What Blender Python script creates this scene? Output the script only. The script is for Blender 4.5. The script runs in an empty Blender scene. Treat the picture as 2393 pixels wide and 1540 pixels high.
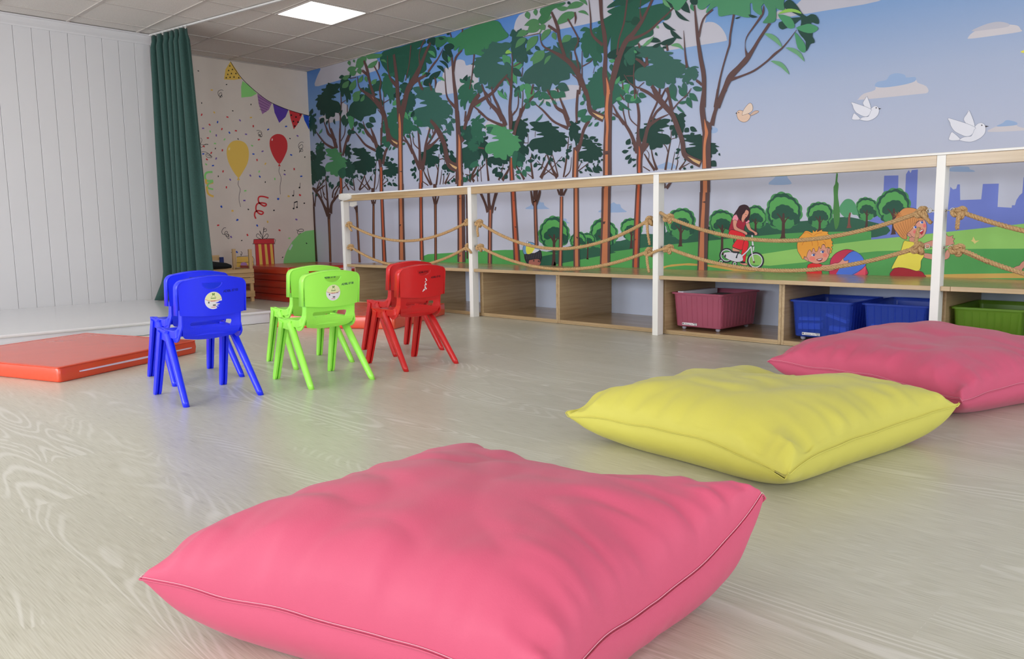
import bpy, bmesh, math, random
from mathutils import Vector, Matrix, noise, geometry
from math import sin, cos, pi, radians, tan, atan2, hypot
random.seed(7)
SC = bpy.context.scene
COL = SC.collection

# ------------------------------------------------------------------ camera
FPX, YAW, PITCH, ROLL, CAMZ = 1874.53, .7908, -.1265, -.0149, .7425
cy_, sy_, cp_, sp_, cr_, sr_ = cos(YAW), sin(YAW), cos(PITCH), sin(PITCH), cos(ROLL), sin(ROLL)
FWD = Vector((sy_*cp_, cy_*cp_, sp_)); r0 = Vector((cy_, -sy_, 0)); u0 = r0.cross(FWD)
RGT = cr_*r0 + sr_*u0; UPV = -sr_*r0 + cr_*u0
CAMP = Vector((0, 0, CAMZ))
cd = bpy.data.cameras.new('camera'); cam = bpy.data.objects.new('camera', cd); COL.objects.link(cam)
cd.sensor_fit = 'HORIZONTAL'; cd.sensor_width = 36; cd.lens = FPX/2393*36; cd.clip_start = .02
M = Matrix((RGT, UPV, -FWD)).transposed().to_4x4(); M.translation = CAMP
cam.matrix_world = M
SC.camera = cam

# ------------------------------------------------------------------ view, world, light
SC.view_settings.view_transform = 'Standard'; SC.view_settings.look = 'None'
SC.view_settings.gamma = 1; SC.view_settings.use_curve_mapping = False
SC.view_settings.exposure = -0.03
W = bpy.data.worlds.new('world'); SC.world = W; W.use_nodes = True
W.node_tree.nodes['Background'].inputs[0].default_value = (.75, .85, 1, 1)
W.node_tree.nodes['Background'].inputs[1].default_value = 1.0

def area(name, loc, rot, sx, sy, power, col):
    l = bpy.data.lights.new(name, 'AREA'); l.shape = 'RECTANGLE'; l.size = sx; l.size_y = sy
    l.energy = power; l.color = col
    o = bpy.data.objects.new(name, l); COL.objects.link(o); o.location = loc; o.rotation_euler = rot
    return o
# daylight outside the windows of the wall opposite the mural (x = -3.2) and of the wall behind the camera (y = -3)
X0, Y0, XW, YB, YP, ZC = -4.6, -5.0, 5.287, 8.574, 8.017, 2.606
WINX = [(.2, 2.0), (2.9, 4.7), (5.5, 7.3)]                 # windows in wall_rear, y ranges
WINY = [(-3.4, -1.4), (-.4, 1.6), (2.6, 4.6)]                            # windows in wall_near, x ranges
for i, (a, b) in enumerate(WINX):
    area('window_daylight', (X0-.25, (a+b)/2, 1.45), (0, radians(-90), 0), 1.7, 1.8, 150, (.92, .96, 1))
for i, (a, b) in enumerate(WINY):
    area('window_daylight', ((a+b)/2, Y0-.25, 1.45), (radians(90), 0, 0), 2.0, 1.7, 95, (.92, .96, 1))

# ------------------------------------------------------------------ pixel helpers: a point of the photograph on a known plane
def ray(x, y): return FWD + RGT*((x-1196.5)/FPX) - UPV*((y-770)/FPX)
def onz(x, y, z=0.): d = ray(x, y); return CAMP + d*((z-CAMZ)/d.z)
def onx(x, y, X): d = ray(x, y); return CAMP + d*(X/d.x)
def ony(x, y, Y): d = ray(x, y); return CAMP + d*(Y/d.y)

# ------------------------------------------------------------------ materials
def lin(c):
    c = c/255.
    return c/12.92 if c <= .04045 else ((c+.055)/1.055)**2.4
def rgb(r, g, b): return (lin(r), lin(g), lin(b), 1)
MATS = {}
class NT:
    def __init__(s, name):
        s.m = bpy.data.materials.new(name); s.m.use_nodes = True; s.t = s.m.node_tree
        s.b = s.t.nodes['Principled BSDF']
    def n(s, typ, **kw):
        nd = s.t.nodes.new(typ)
        for k, v in kw.items():
            if k.startswith('i_'):
                key = k[2:]; key = int(key) if key.isdigit() else key
                nd.inputs[key].default_value = v
            else: setattr(nd, k, v)
        return nd
    def l(s, a, b): s.t.links.new(a, b)
    def bump(s, h, strength=.3, dist=.01):
        b = s.n('ShaderNodeBump'); b.inputs['Strength'].default_value = strength; b.inputs['Distance'].default_value = dist
        s.l(h, b.inputs['Height']); s.l(b.outputs[0], s.b.inputs['Normal'])
def mat(name, col, rough=.5, spec=.5, nscale=0, namt=.05, bump=0, bscale=80, **kw):
    if name in MATS: return MATS[name]
    t = NT(name); t.b.inputs['Base Color'].default_value = col; t.b.inputs['Roughness'].default_value = rough
    t.b.inputs['Specular IOR Level'].default_value = spec
    for k, v in kw.items(): t.b.inputs[k.replace('_', ' ')].default_value = v
    tc = t.n('ShaderNodeTexCoord')
    ns = t.n('ShaderNodeTexNoise'); ns.inputs['Scale'].default_value = nscale or 6; ns.inputs['Detail'].default_value = 4
    t.l(tc.outputs['Object'], ns.inputs['Vector'])
    mx = t.n('ShaderNodeMix', data_type='RGBA')
    mx.inputs[6].default_value = tuple(c*(1-namt) for c in col[:3])+(1,); mx.inputs[7].default_value = tuple(min(1, c*(1+namt)) for c in col[:3])+(1,)
    t.l(ns.outputs[0], mx.inputs[0]); t.l(mx.outputs[2], t.b.inputs['Base Color'])
    if bump:
        n2 = t.n('ShaderNodeTexNoise'); n2.inputs['Scale'].default_value = bscale; n2.inputs['Detail'].default_value = 3
        t.l(tc.outputs['Object'], n2.inputs['Vector']); t.bump(n2.outputs[0], bump, .004)
    MATS[name] = t.m; return t.m

def ramp(t, fac, stops):
    r = t.n('ShaderNodeValToRGB'); e = r.color_ramp.elements
    while len(e) < len(stops): e.new(.5)
    for k, (p, c) in enumerate(stops): e[k].position = p; e[k].color = c
    t.l(fac, r.inputs[0]); return r

def wood_mat(name, c1, c2, axis, rough=.35, scale=1., spec=.5):
    """straight grain running along axis 0/1/2 of the object"""
    if name in MATS: return MATS[name]
    t = NT(name); tc = t.n('ShaderNodeTexCoord')
    mp = t.n('ShaderNodeMapping'); sc = [60*scale]*3; sc[axis] = 2.2*scale; mp.inputs['Scale'].default_value = sc
    t.l(tc.outputs['Object'], mp.inputs[0])
    n1 = t.n('ShaderNodeTexNoise'); n1.inputs['Scale'].default_value = 1; n1.inputs['Detail'].default_value = 6; n1.inputs['Distortion'].default_value = .6
    t.l(mp.outputs[0], n1.inputs['Vector'])
    mp2 = t.n('ShaderNodeMapping'); sc = [9*scale]*3; sc[axis] = 1.1*scale; mp2.inputs['Scale'].default_value = sc
    t.l(tc.outputs['Object'], mp2.inputs[0])
    n2 = t.n('ShaderNodeTexNoise'); n2.inputs['Scale'].default_value = 1; n2.inputs['Detail'].default_value = 3
    t.l(mp2.outputs[0], n2.inputs['Vector'])
    ad = t.n('ShaderNodeMath', operation='MULTIPLY_ADD'); ad.inputs[1].default_value = .55; t.l(n1.outputs[0], ad.inputs[0])
    m2 = t.n('ShaderNodeMath', operation='MULTIPLY'); m2.inputs[1].default_value = .45; t.l(n2.outputs[0], m2.inputs[0]); t.l(m2.outputs[0], ad.inputs[2])
    r = ramp(t, ad.outputs[0], [(.33, c1), (.62, c2)])
    t.l(r.outputs[0], t.b.inputs['Base Color']); t.b.inputs['Roughness'].default_value = rough
    t.b.inputs['Specular IOR Level'].default_value = spec
    t.bump(n1.outputs[0], .08, .002)
    MATS[name] = t.m; return t.m

def floor_mat():
    t = NT('oak_vinyl_floor'); tc = t.n('ShaderNodeTexCoord')
    # planks run along world Y: brick texture rotated a quarter turn
    mp = t.n('ShaderNodeMapping'); mp.inputs['Rotation'].default_value = (0, 0, radians(90)); t.l(tc.outputs['Object'], mp.inputs[0])
    br = t.n('ShaderNodeTexBrick'); br.offset = .37; br.inputs['Scale'].default_value = 1
    br.inputs['Brick Width'].default_value = 1.22; br.inputs['Row Height'].default_value = .183
    br.inputs['Mortar Size'].default_value = .0006; br.inputs['Bias'].default_value = 0
    br.inputs['Color1'].default_value = (0, 0, 0, 1); br.inputs['Color2'].default_value = (1, 1, 1, 1); br.inputs['Mortar'].default_value = (.5, .5, .5, 1)
    t.l(mp.outputs[0], br.inputs['Vector'])
    # every plank gets its own piece of grain
    sep = t.n('ShaderNodeSeparateXYZ'); t.l(tc.outputs['Object'], sep.inputs[0])
    jit = t.n('ShaderNodeMath', operation='MULTIPLY'); jit.inputs[1].default_value = 7.3; t.l(br.outputs['Color'], jit.inputs[0])
    cmb = t.n('ShaderNodeCombineXYZ')
    sx = t.n('ShaderNodeMath', operation='MULTIPLY'); sx.inputs[1].default_value = 1.; t.l(sep.outputs[0], sx.inputs[0])
    syy = t.n('ShaderNodeMath', operation='MULTIPLY'); syy.inputs[1].default_value = .17; t.l(sep.outputs[1], syy.inputs[0])
    t.l(sx.outputs[0], cmb.inputs[0]); t.l(syy.outputs[0], cmb.inputs[1]); t.l(jit.outputs[0], cmb.inputs[2])
    # cathedral figure: level lines of a soft noise
    n1 = t.n('ShaderNodeTexNoise'); n1.inputs['Scale'].default_value = 2.9; n1.inputs['Detail'].default_value = 1.6; n1.inputs['Roughness'].default_value = .45; n1.inputs['Distortion'].default_value = .35
    t.l(cmb.outputs[0], n1.inputs['Vector'])
    ml = t.n('ShaderNodeMath', operation='MULTIPLY'); ml.inputs[1].default_value = 300; t.l(n1.outputs[0], ml.inputs[0])
    sn = t.n('ShaderNodeMath', operation='SINE'); t.l(ml.outputs[0], sn.inputs[0])
    mr = t.n('ShaderNodeMapRange'); mr.inputs[1].default_value = .1; mr.inputs[2].default_value = 1.0; t.l(sn.outputs[0], mr.inputs[0])
    # fine straight pores
    mp3 = t.n('ShaderNodeMapping'); mp3.inputs['Scale'].default_value = (380, 11, 1); t.l(tc.outputs['Object'], mp3.inputs[0])
    n2 = t.n('ShaderNodeTexNoise'); n2.inputs['Scale'].default_value = 1; n2.inputs['Detail'].default_value = 5; t.l(mp3.outputs[0], n2.inputs['Vector'])
    # patches where the figure shows
    mp4 = t.n('ShaderNodeMapping'); mp4.inputs['Scale'].default_value = (5, .9, 1); t.l(cmb.outputs[0], mp4.inputs[0])
    n3 = t.n('ShaderNodeTexNoise'); n3.inputs['Scale'].default_value = 1.2; n3.inputs['Detail'].default_value = 2; t.l(mp4.outputs[0], n3.inputs['Vector'])
    pm = t.n('ShaderNodeMapRange'); pm.inputs[1].default_value = .47; pm.inputs[2].default_value = .60; t.l(n3.outputs[0], pm.inputs[0])
    fig = t.n('ShaderNodeMath', operation='MULTIPLY'); t.l(mr.outputs[0], fig.inputs[0]); t.l(pm.outputs[0], fig.inputs[1])
    r = ramp(t, n2.outputs[0], [(.3, rgb(184, 181, 163)), (.5, rgb(200, 197, 181)), (.68, rgb(210, 208, 194))])
    mx = t.n('ShaderNodeMix', data_type='RGBA'); mx.inputs[7].default_value = rgb(238, 236, 229)
    fs = t.n('ShaderNodeMath', operation='MULTIPLY'); fs.inputs[1].default_value = .5; t.l(fig.outputs[0], fs.inputs[0])
    t.l(fs.outputs[0], mx.inputs[0]); t.l(r.outputs[0], mx.inputs[6])
    # tone per plank
    tn = t.n('ShaderNodeMapRange'); tn.inputs[3].default_value = .96; tn.inputs[4].default_value = 1.02; t.l(br.outputs['Color'], tn.inputs[0])
    vm = t.n('ShaderNodeVectorMath', operation='SCALE'); t.l(mx.outputs[2], vm.inputs[0]); t.l(tn.outputs[0], vm.inputs['Scale'])
    t.l(vm.outputs[0], t.b.inputs['Base Color'])
    rr = t.n('ShaderNodeMapRange'); rr.inputs[3].default_value = .24; rr.inputs[4].default_value = .36; t.l(n2.outputs[0], rr.inputs[0])
    t.l(rr.outputs[0], t.b.inputs['Roughness']); t.b.inputs['Specular IOR Level'].default_value = .5
    t.bump(n2.outputs[0], .12, .0015)
    return t.m

# ------------------------------------------------------------------ mesh helpers
class MB:
    def __init__(s): s.v = []; s.f = []; s.mi = []; s.cur = 0
    def add(s, vs, fs):
        o = len(s.v); s.v += [tuple(v) for v in vs]; s.f += [tuple(i+o for i in f) for f in fs]; s.mi += [s.cur]*len(fs); return s
    def box(s, a, b, M=None):
        x0, y0, z0 = a; x1, y1, z1 = b
        vs = [Vector(p) for p in ((x0,y0,z0),(x1,y0,z0),(x1,y1,z0),(x0,y1,z0),(x0,y0,z1),(x1,y0,z1),(x1,y1,z1),(x0,y1,z1))]
        if M: vs = [M @ v for v in vs]
        return s.add(vs, [(0,3,2,1),(4,5,6,7),(0,1,5,4),(1,2,6,5),(2,3,7,6),(3,0,4,7)])
    def rings(s, rings, closed=False, caps=True):
        n = len(rings[0]); vs = [p for r in rings for p in r]; fs = []
        m = len(rings)
        for i in range(m if closed else m-1):
            a = i*n; b = ((i+1) % m)*n
            for k in range(n): fs.append((a+k, a+(k+1) % n, b+(k+1) % n, b+k))
        if caps and not closed: fs += [tuple(range(n))[::-1], tuple(range((m-1)*n, m*n))]
        return s.add(vs, fs)
    def tube(s, path, rad, n=10, closed=False, sy=1.):
        P = [Vector(p) for p in path]; m = len(P); T = []
        for i in range(m):
            a = P[(i-1) % m] if closed or i else P[i]; b = P[(i+1) % m] if closed or i < m-1 else P[i]
            T.append((b-a).normalized())
        ref = Vector((0, 0, 1)) if abs(T[0].z) < .9 else Vector((1, 0, 0))
        nrm = (ref - T[0]*ref.dot(T[0])).normalized(); R = []
        for i in range(m):
            nrm = (nrm - T[i]*nrm.dot(T[i])).normalized(); bn = T[i].cross(nrm)
            r = rad(i/(m-1)) if callable(rad) else rad
            R.append([P[i] + nrm*(r*cos(2*pi*k/n)) + bn*(r*sy*sin(2*pi*k/n)) for k in range(n)])
        return s.rings(R, closed)
    def strands(s, path, R, pitch, closed=False, n=7, k=3):
        """laid rope: k strands twisted round the path"""
        P = [Vector(p) for p in path]; m = len(P); L = [0]
        for i in range(1, m): L.append(L[-1]+(P[i]-P[i-1]).length)
        T = [(P[min(i+1, m-1)]-P[max(i-1, 0)]).normalized() for i in range(m)]
        ref = Vector((0, 0, 1)) if abs(T[0].z) < .9 else Vector((1, 0, 0))
        nrm = (ref - T[0]*ref.dot(T[0])).normalized(); fr = []
        for i in range(m):
            nrm = (nrm - T[i]*nrm.dot(T[i])).normalized(); fr.append((nrm.copy(), T[i].cross(nrm)))
        for j in range(k):
            pp = []
            for i in range(m):
                a = 2*pi*(L[i]/pitch + j/k); nn, bb = fr[i]
                pp.append(P[i] + (nn*cos(a)+bb*sin(a))*R*.5)
            s.tube(pp, R*.56, n)
        return s
    def cyl(s, a, b, r, n=20, r2=None):
        r2 = r if r2 is None else r2
        return s.tube([a, b], (lambda t: r+(r2-r)*t), n)
    def sphere(s, c, r, n=14, m=8, sc=(1,1,1)):
        rings = []
        for i in range(1, m):
            th = pi*i/m
            rings.append([(c[0]+r*sc[0]*sin(th)*cos(2*pi*k/n), c[1]+r*sc[1]*sin(th)*sin(2*pi*k/n), c[2]-r*sc[2]*cos(th)) for k in range(n)])
        return s.rings(rings)
    def build(s, name, m=None, parent=None, smooth=False, bevel=0, seg=2, loc=None, autos=None, solid=0, subsurf=0):
        me = bpy.data.meshes.new(name); me.from_pydata(s.v, [], s.f); me.update()
        ms = m if isinstance(m, (list, tuple)) else [m]
        for q in ms:
            if q: me.materials.append(q)
        if len(ms) > 1: me.polygons.foreach_set('material_index', s.mi)
        if smooth: me.polygons.foreach_set('use_smooth', [True]*len(me.polygons))
        o = bpy.data.objects.new(name, me); COL.objects.link(o)
        if parent: o.parent = parent
        if loc: o.location = loc
        if solid:
            d = o.modifiers.new('solid', 'SOLIDIFY'); d.thickness = solid; d.offset = 0
        if bevel:
            d = o.modifiers.new('bevel', 'BEVEL'); d.width = bevel; d.segments = seg; d.limit_method = 'ANGLE'; d.angle_limit = radians(40)
        if subsurf:
            d = o.modifiers.new('sub', 'SUBSURF'); d.levels = subsurf; d.render_levels = subsurf
        return o

def tag(o, label=None, cat=None, group=None, kind=None):
    if label: o['label'] = label
    if cat: o['category'] = cat
    if group: o['group'] = group
    if kind: o['kind'] = kind
    return o
def empty(name, loc=(0, 0, 0), rz=0):
    o = bpy.data.objects.new(name, None); COL.objects.link(o); o.location = loc; o.rotation_euler = (0, 0, rz)
    o.empty_display_size = .1
    return o
def copy_tree(o, parent=None):
    c = o.copy(); COL.objects.link(c); c.parent = parent
    for ch in [x for x in bpy.data.objects if x.parent == o]: copy_tree(ch, c)
    return c
def inside(p, poly):
    x, y = p[0], p[1]; c = False; j = len(poly)-1
    for i in range(len(poly)):
        xi, yi = poly[i][0], poly[i][1]; xj, yj = poly[j][0], poly[j][1]
        if (yi > y) != (yj > y) and x < (xj-xi)*(y-yi)/(yj-yi)+xi: c = not c
        j = i
    return c
def sheet(outline, holes, step, fn, thick):
    """plate with holes, laid out flat (u, v), mapped by fn(u, v, side) to space on two sides; returns MB"""
    loops = [outline]+holes; vs = []; es = []
    for lp in loops:
        o = len(vs); n = len(lp); vs += [Vector(p) for p in lp]; es += [(o+i, o+(i+1) % n) for i in range(n)]
    nb = len(vs)
    xs = [p[0] for p in outline]; ys = [p[1] for p in outline]
    x = min(xs)+step/2
    while x < max(xs):
        y = min(ys)+step/2
        while y < max(ys):
            if inside((x, y), outline) and not any(inside((x, y), h) for h in holes):
                if min((Vector((x, y))-v).length for v in vs[:nb]) > step*.45: vs.append(Vector((x, y)))
            y += step
        x += step
    V, E, F, *_ = geometry.delaunay_2d_cdt(vs, es, [], 0, 1e-7)
    tris = []
    for f in F:
        c = sum((V[i] for i in f), Vector((0, 0)))/len(f)
        if inside(c, outline) and not any(inside(c, h) for h in holes): tris.append(tuple(f))
    mb = MB(); n = len(V)
    cnt = {}
    for f in tris:
        for a, b in zip(f, f[1:]+f[:1]): cnt[(a, b)] = 1
    fs = list(tris) + [tuple(i+n for i in f[::-1]) for f in tris]
    for (a, b) in cnt:
        if (b, a) not in cnt: fs.append((b, a, a+n, b+n))
    mb.add([fn(v.x, v.y, 0) for v in V]+[fn(v.x, v.y, 1) for v in V], fs)
    return mb
def rrect(x0, y0, x1, y1, r, n=6, rs=None):
    """rounded rectangle outline, r per corner (bl, br, tr, tl)"""
    rs = rs or (r,)*4; P = []
    for (cx, cy, a0, q) in ((x0, y0, pi, rs[0]), (x1, y0, 1.5*pi, rs[1]), (x1, y1, 0, rs[2]), (x0, y1, .5*pi, rs[3])):
        ox = cx+q if cx == x0 else cx-q; oy = cy+q if cy == y0 else cy-q
        for k in range(n+1):
            a = a0+.5*pi*k/n; P.append((ox+q*cos(a), oy+q*sin(a)))
    return P
def dense(P, step):
    out = []
    for a, b in zip(P, P[1:]+P[:1]):
        a = Vector(a); b = Vector(b); n = max(1, int((b-a).length/step))
        out += [tuple(a+(b-a)*k/n) for k in range(n)]
    return out
def smoothpoly(P, n=4, closed=True):
    """Catmull-Rom through the points"""
    P = [Vector(p) for p in P]; m = len(P); out = []
    for i in range(m if closed else m-1):
        p0 = P[(i-1) % m] if closed or i else P[0]; p1 = P[i]; p2 = P[(i+1) % m]; p3 = P[(i+2) % m] if closed or i < m-2 else P[m-1]
        for k in range(n):
            t = k/n; out.append(.5*((2*p1)+(p2-p0)*t+(2*p0-5*p1+4*p2-p3)*t*t+(3*p1-p0-3*p2+p3)*t**3))
    if not closed: out.append(P[-1])
    return out

# ------------------------------------------------------------------ the room
white_paint = mat('white_paint', rgb(226, 224, 220), .55, .3, bump=.05)
panel_paint = mat('white_panel_paint', rgb(208, 206, 208), .45, .4, nscale=1.2, namt=.02)
MB().box((X0, Y0, -.1), (XW, YB, 0)).build('floor', floor_mat())
tag(bpy.data.objects['floor'], kind='structure')

def ceil_mat():
    t = NT('mineral_ceiling_tile'); tc = t.n('ShaderNodeTexCoord')
    n = t.n('ShaderNodeTexNoise'); n.inputs['Scale'].default_value = 220; n.inputs['Detail'].default_value = 3; t.l(tc.outputs['Object'], n.inputs['Vector'])
    r = ramp(t, n.outputs[0], [(.32, rgb(196, 188, 182)), (.5, rgb(222, 216, 210))]); t.l(r.outputs[0], t.b.inputs['Base Color'])
    t.b.inputs['Roughness'].default_value = .9; t.bump(n.outputs[0], .3, .003); return t.m
GX, GY = 3.716, 6.532        # one corner of the ceiling grid
LIGHTS = [(3.716, 5.932), (3.716, 3.532), (1.316, 3.532), (1.316, 5.332), (-1.084, 5.332), (-1.084, 3.532), (-1.084, 1.132), (-1.084, -1.268), (1.316, -1.268)]  # first panel is in view; the rest are added unseen to light the room
cb = MB(); xs = sorted(GX+.6*i for i in range(-15, 4)); ys = sorted(GY+.6*j for j in range(-20, 5))
xs = [X0]+[x for x in xs if X0 < x < XW]+[XW]; ys = [Y0]+[y for y in ys if Y0 < y < YB]+[YB]
tl = MB()
for i in range(len(xs)-1):
    for j in range(len(ys)-1):
        if any(abs(xs[i]-lx) < .05 and abs(ys[j]-ly) < .05 for lx, ly in LIGHTS): continue
        cb.box((xs[i]+.001, ys[j]+.001, ZC+.004), (xs[i+1]-.001, ys[j+1]-.001, ZC+.02))
cb.box((X0, Y0, ZC+.1), (XW, YB, ZC+.16))
tag(cb.build('ceiling', ceil_mat()), kind='structure')
tb = MB()
for x in xs[1:-1]: tb.box((x-.011, Y0, ZC-.0015), (x+.011, YB, ZC+.004))
for y in ys[1:-1]: tb.box((X0, y-.011, ZC-.0012), (XW, y+.011, ZC+.004))
tb.box((XW-.02, Y0, ZC-.004), (XW, YB, ZC+.003)); tb.box((X0, YB-.02, ZC-.004), (XW, YB, ZC+.003))
tag(tb.build('trim_1', mat('grey_white_tbar', rgb(196, 188, 182), .5, .3)), kind='structure')

beige_wall = mat('cream_wall_paint', rgb(226, 214, 203), .6, .3, bump=.15, bscale=160)
tag(MB().box((3.25, YB, 0), (XW+.1, YB+.1, ZC+.16)).build('wall_back', beige_wall), kind='structure')
tag(MB().box((XW, Y0, 0), (XW+.1, YB, ZC+.16)).build('wall_right', mat('pale_blue_wall_paint', rgb(205, 214, 236), .6, .3)), kind='structure')
# panelled wall: boards with grooves, crown moulding
pb = MB(); k0 = 2.0932; stp = .1439; YF = YP
x = k0+8*stp
edges = []
while x > X0: edges.append(x); x -= stp
edges.append(X0)
for a, b in zip(edges[1:], edges[:-1]):
    pb.box((a+.0013, YF, 0), (b-.0013, YF+.012, ZC-.07))
pb.box((edges[0]+.002, YF, 0), (3.262, YF+.012, ZC-.07))
pb.box((X0, YF+.009, 0), (3.262, YB, ZC+.16))
tag(pb.build('wall_left', panel_paint, bevel=.002, seg=1), kind='structure')
prof = [(0, 0), (0, -.086), (-.008, -.086), (-.012, -.072), (-.03, -.052), (-.044, -.03), (-.05, -.014), (-.062, -.01), (-.062, 0)]
cm = MB(); R = [[(xx, YF+p[0], ZC-.002+p[1]) for p in prof] for xx in (X0, 3.262)]
cm.rings(R); tag(cm.build('trim_2', panel_paint), kind='structure')
# unseen walls with windows
def wall_with_windows(name, axis, c, lo, hi, wins, out):
    mb = MB(); z0, z1 = .6, 2.3; t = out*.12
    def bx(a, b, za, zb):
        if axis == 'x': mb.box((min(c, c+t), a, za), (max(c, c+t), b, zb))
        else: mb.box((a, min(c, c+t), za), (b, max(c, c+t), zb))
    p = lo
    for a, b in wins:
        bx(p, a, 0, ZC+.16); bx(a, b, 0, z0); bx(a, b, z1, ZC+.16); p = b
    bx(p, hi, 0, ZC+.16)
    tag(mb.build(name, white_paint), kind='structure')
wall_with_windows('wall_rear', 'x', X0, Y0, YB, WINX, -1)
wall_with_windows('wall_near', 'y', Y0, X0, XW, WINY, -1)
wn = 1
def window(axis, c, a, b):
    global wn
    fr = MB(); z0, z1 = .6, 2.3; w = .05
    def bx(a0, b0, za, zb, m=fr, th=.05):
        if axis == 'x': m.box((c-.09, a0, za), (c-.09+th, b0, zb))
        else: m.box((a0, c-.09, za), (b0, c-.09+th, zb))
    bx(a, a+w, z0, z1); bx(b-w, b, z0, z1); bx(a, b, z0, z0+w); bx(a, b, z1-w, z1); bx((a+b)/2-w/2, (a+b)/2+w/2, z0, z1)
    o = fr.build('window_%d' % wn, white_paint, bevel=.004); tag(o, kind='structure'); wn += 1
for a, b in WINX: window('x', X0, a, b)
for a, b in WINY: window('y', Y0, a, b)

# ceiling lights
led = NT('led_diffuser'); em = led.n('ShaderNodeEmission'); em.inputs[0].default_value = (1, .97, .92, 1); em.inputs[1].default_value = 7.5
led.l(em.outputs[0], led.t.nodes['Material Output'].inputs[0]); led = led.m
lm = mat('light_frame_white', rgb(214, 208, 202), .4)
for i, (lx, ly) in enumerate(LIGHTS):
    if i == 0:
        e = empty('ceiling_light', (lx+.3, ly+.3, ZC-.004))
        f = MB()
        for q in ((-.289, -.289, .289, -.27), (-.289, .27, .289, .289), (-.289, -.27, -.27, .27), (.27, -.27, .289, .27)):
            f.box((q[0], q[1], 0), (q[2], q[3], .012))
        f.build('frame', lm, e)
        MB().box((-.27, -.27, .003), (.27, .27, .01)).build('diffuser', led, e)
        l0 = e
    else:
        e = copy_tree(l0); e.location = (lx+.3, ly+.3, ZC-.004)
    tag(e, 'added LED panel, out of view in the ceiling '+['', 'above the red chairs', 'above the blue chair, right of the stage', 'above the middle of the stage', 'above the far left end of the stage', 'left of the blue chairs, over open floor', 'left of the near pink cushion', 'behind and left of the camera', 'behind the camera'][i], 'ceiling light', 'ceiling light panels')
    if i == 0: tag(e, 'bright square LED panel lit in the tiled ceiling')
# ------------------------------------------------------------------ stage
glossy_white = mat('white_gloss_laminate', rgb(222, 222, 224), .16, .55, namt=.01)
riser_white = mat('white_laminate', rgb(224, 226, 232), .35, .5, namt=.01)
st = empty('stage_platform', (1.0, 7.0, 0)); tag(st, 'low glossy white platform running along the foot of the white panelled wall', 'platform')
SX, SY, SZ = 3.255, 5.975, .0985
m = MB(); m.box((X0+.002, SY, SZ-.022), (SX, YP-.002, SZ)); o = m.build('deck', glossy_white, st, bevel=.009, seg=4); o.location = (-1, -7, 0)
m = MB(); m.box((X0+.002, SY+.016, .003), (SX-.014, YP-.002, SZ-.0225)); o = m.build('riser', riser_white, st); o.location = (-1, -7, 0)

# ------------------------------------------------------------------ curtain and its track
def curtain_mat():
    t = NT('green_curtain_cloth'); tc = t.n('ShaderNodeTexCoord')
    w = t.n('ShaderNodeTexNoise'); w.inputs['Scale'].default_value = 1; w.inputs['Detail'].default_value = 2
    mp = t.n('ShaderNodeMapping'); mp.inputs['Scale'].default_value = (300, 300, 60); t.l(tc.outputs['Object'], mp.inputs[0]); t.l(mp.outputs[0], w.inputs['Vector'])
    r = ramp(t, w.outputs[0], [(.3, rgb(27, 60, 55)), (.7, rgb(38, 76, 69))]); t.l(r.outputs[0], t.b.inputs['Base Color'])
    t.b.inputs['Roughness'].default_value = .8; t.b.inputs['Sheen Weight'].default_value = .15; t.bump(w.outputs[0], .15, .002); return t.m
NU, NV = 300, 46
cm_ = MB(); vs = []; fs = []
ZT, ZBOT = 2.575, .104
for j in range(NV+1):
    v = j/NV                                # 0 top, 1 bottom
    yl = 7.90-.02*v; yr = 7.345-.19*v**.8
    xl = 3.215-.02*v-.07*max(0, v-.9)/.1; xr = 3.30-.02*v
    for i in range(NU+1):
        s = i/NU
        nf = 6.3; ph = 2*pi*nf*(s+.012*sin(7*s+2.2*v)) + .8*sin(2.2*v+7*s+1)
        amp = .036+.032*v+.014*sin(11*s+1)*v
        y = yl+(yr-yl)*s+.010*sin(2*ph)*(1-.3*v); x = xl+(xr-xl)*s+amp*sin(ph)*(1 if v > .03 else .6)
        z = ZT+(ZBOT-ZT)*v
        if v < .03: z -= .008*abs(sin(ph*.5))
        if v > .93: x -= .05*(v-.93)/.07*(1-s)**2
        vs.append((x, y, z))
for j in range(NV):
    for i in range(NU):
        a = j*(NU+1)+i; fs.append((a, a+1, a+NU+2, a+NU+1))
cu = empty('curtain', (3.26, 7.6, 0)); tag(cu, 'dark green curtain gathered in folds beside the white panelled wall', 'curtain')
cm_.add(vs, fs); c = cm_.build('drape', curtain_mat(), cu, smooth=True, solid=.004); c.location = (-3.26, -7.6, 0)
m = MB()
for i in range(10):
    s = i/9; y = 7.90+(7.345-7.90)*s; x = 3.222+.08*s
    pts = [(x, y+.012*cos(a), 2.578+.014*sin(a)) for a in [2*pi*k/12 for k in range(12)]]
    m.tube(pts, .0025, 6, closed=True)
c = m.build('hooks', mat('white_plastic_hook', rgb(220, 220, 215), .4), cu, smooth=True); c.location = (-3.26, -7.6, 0); c['kind'] = 'stuff'
m = MB()
p1 = Vector((3.225, 7.98, 0)); p2 = Vector((3.335, 7.30, 0)); d = (p1-p2).normalized(); p2 = p1-d*6.5; nrm = Vector((d.y, -d.x, 0))
for (w0, w1, z0, z1) in ((-.010, .010, ZC-.004, ZC-.0025), (-.010, -.007, ZC-.014, ZC-.004), (.007, .010, ZC-.014, ZC-.004), (-.010, -.003, ZC-.016, ZC-.014), (.003, .010, ZC-.016, ZC-.014)):
    q = [p1+nrm*w0, p1+nrm*w1, p2+nrm*w1, p2+nrm*w0]
    m.rings([[(a.x, a.y, z0) for a in q], [(a.x, a.y, z1) for a in q]])
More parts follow.
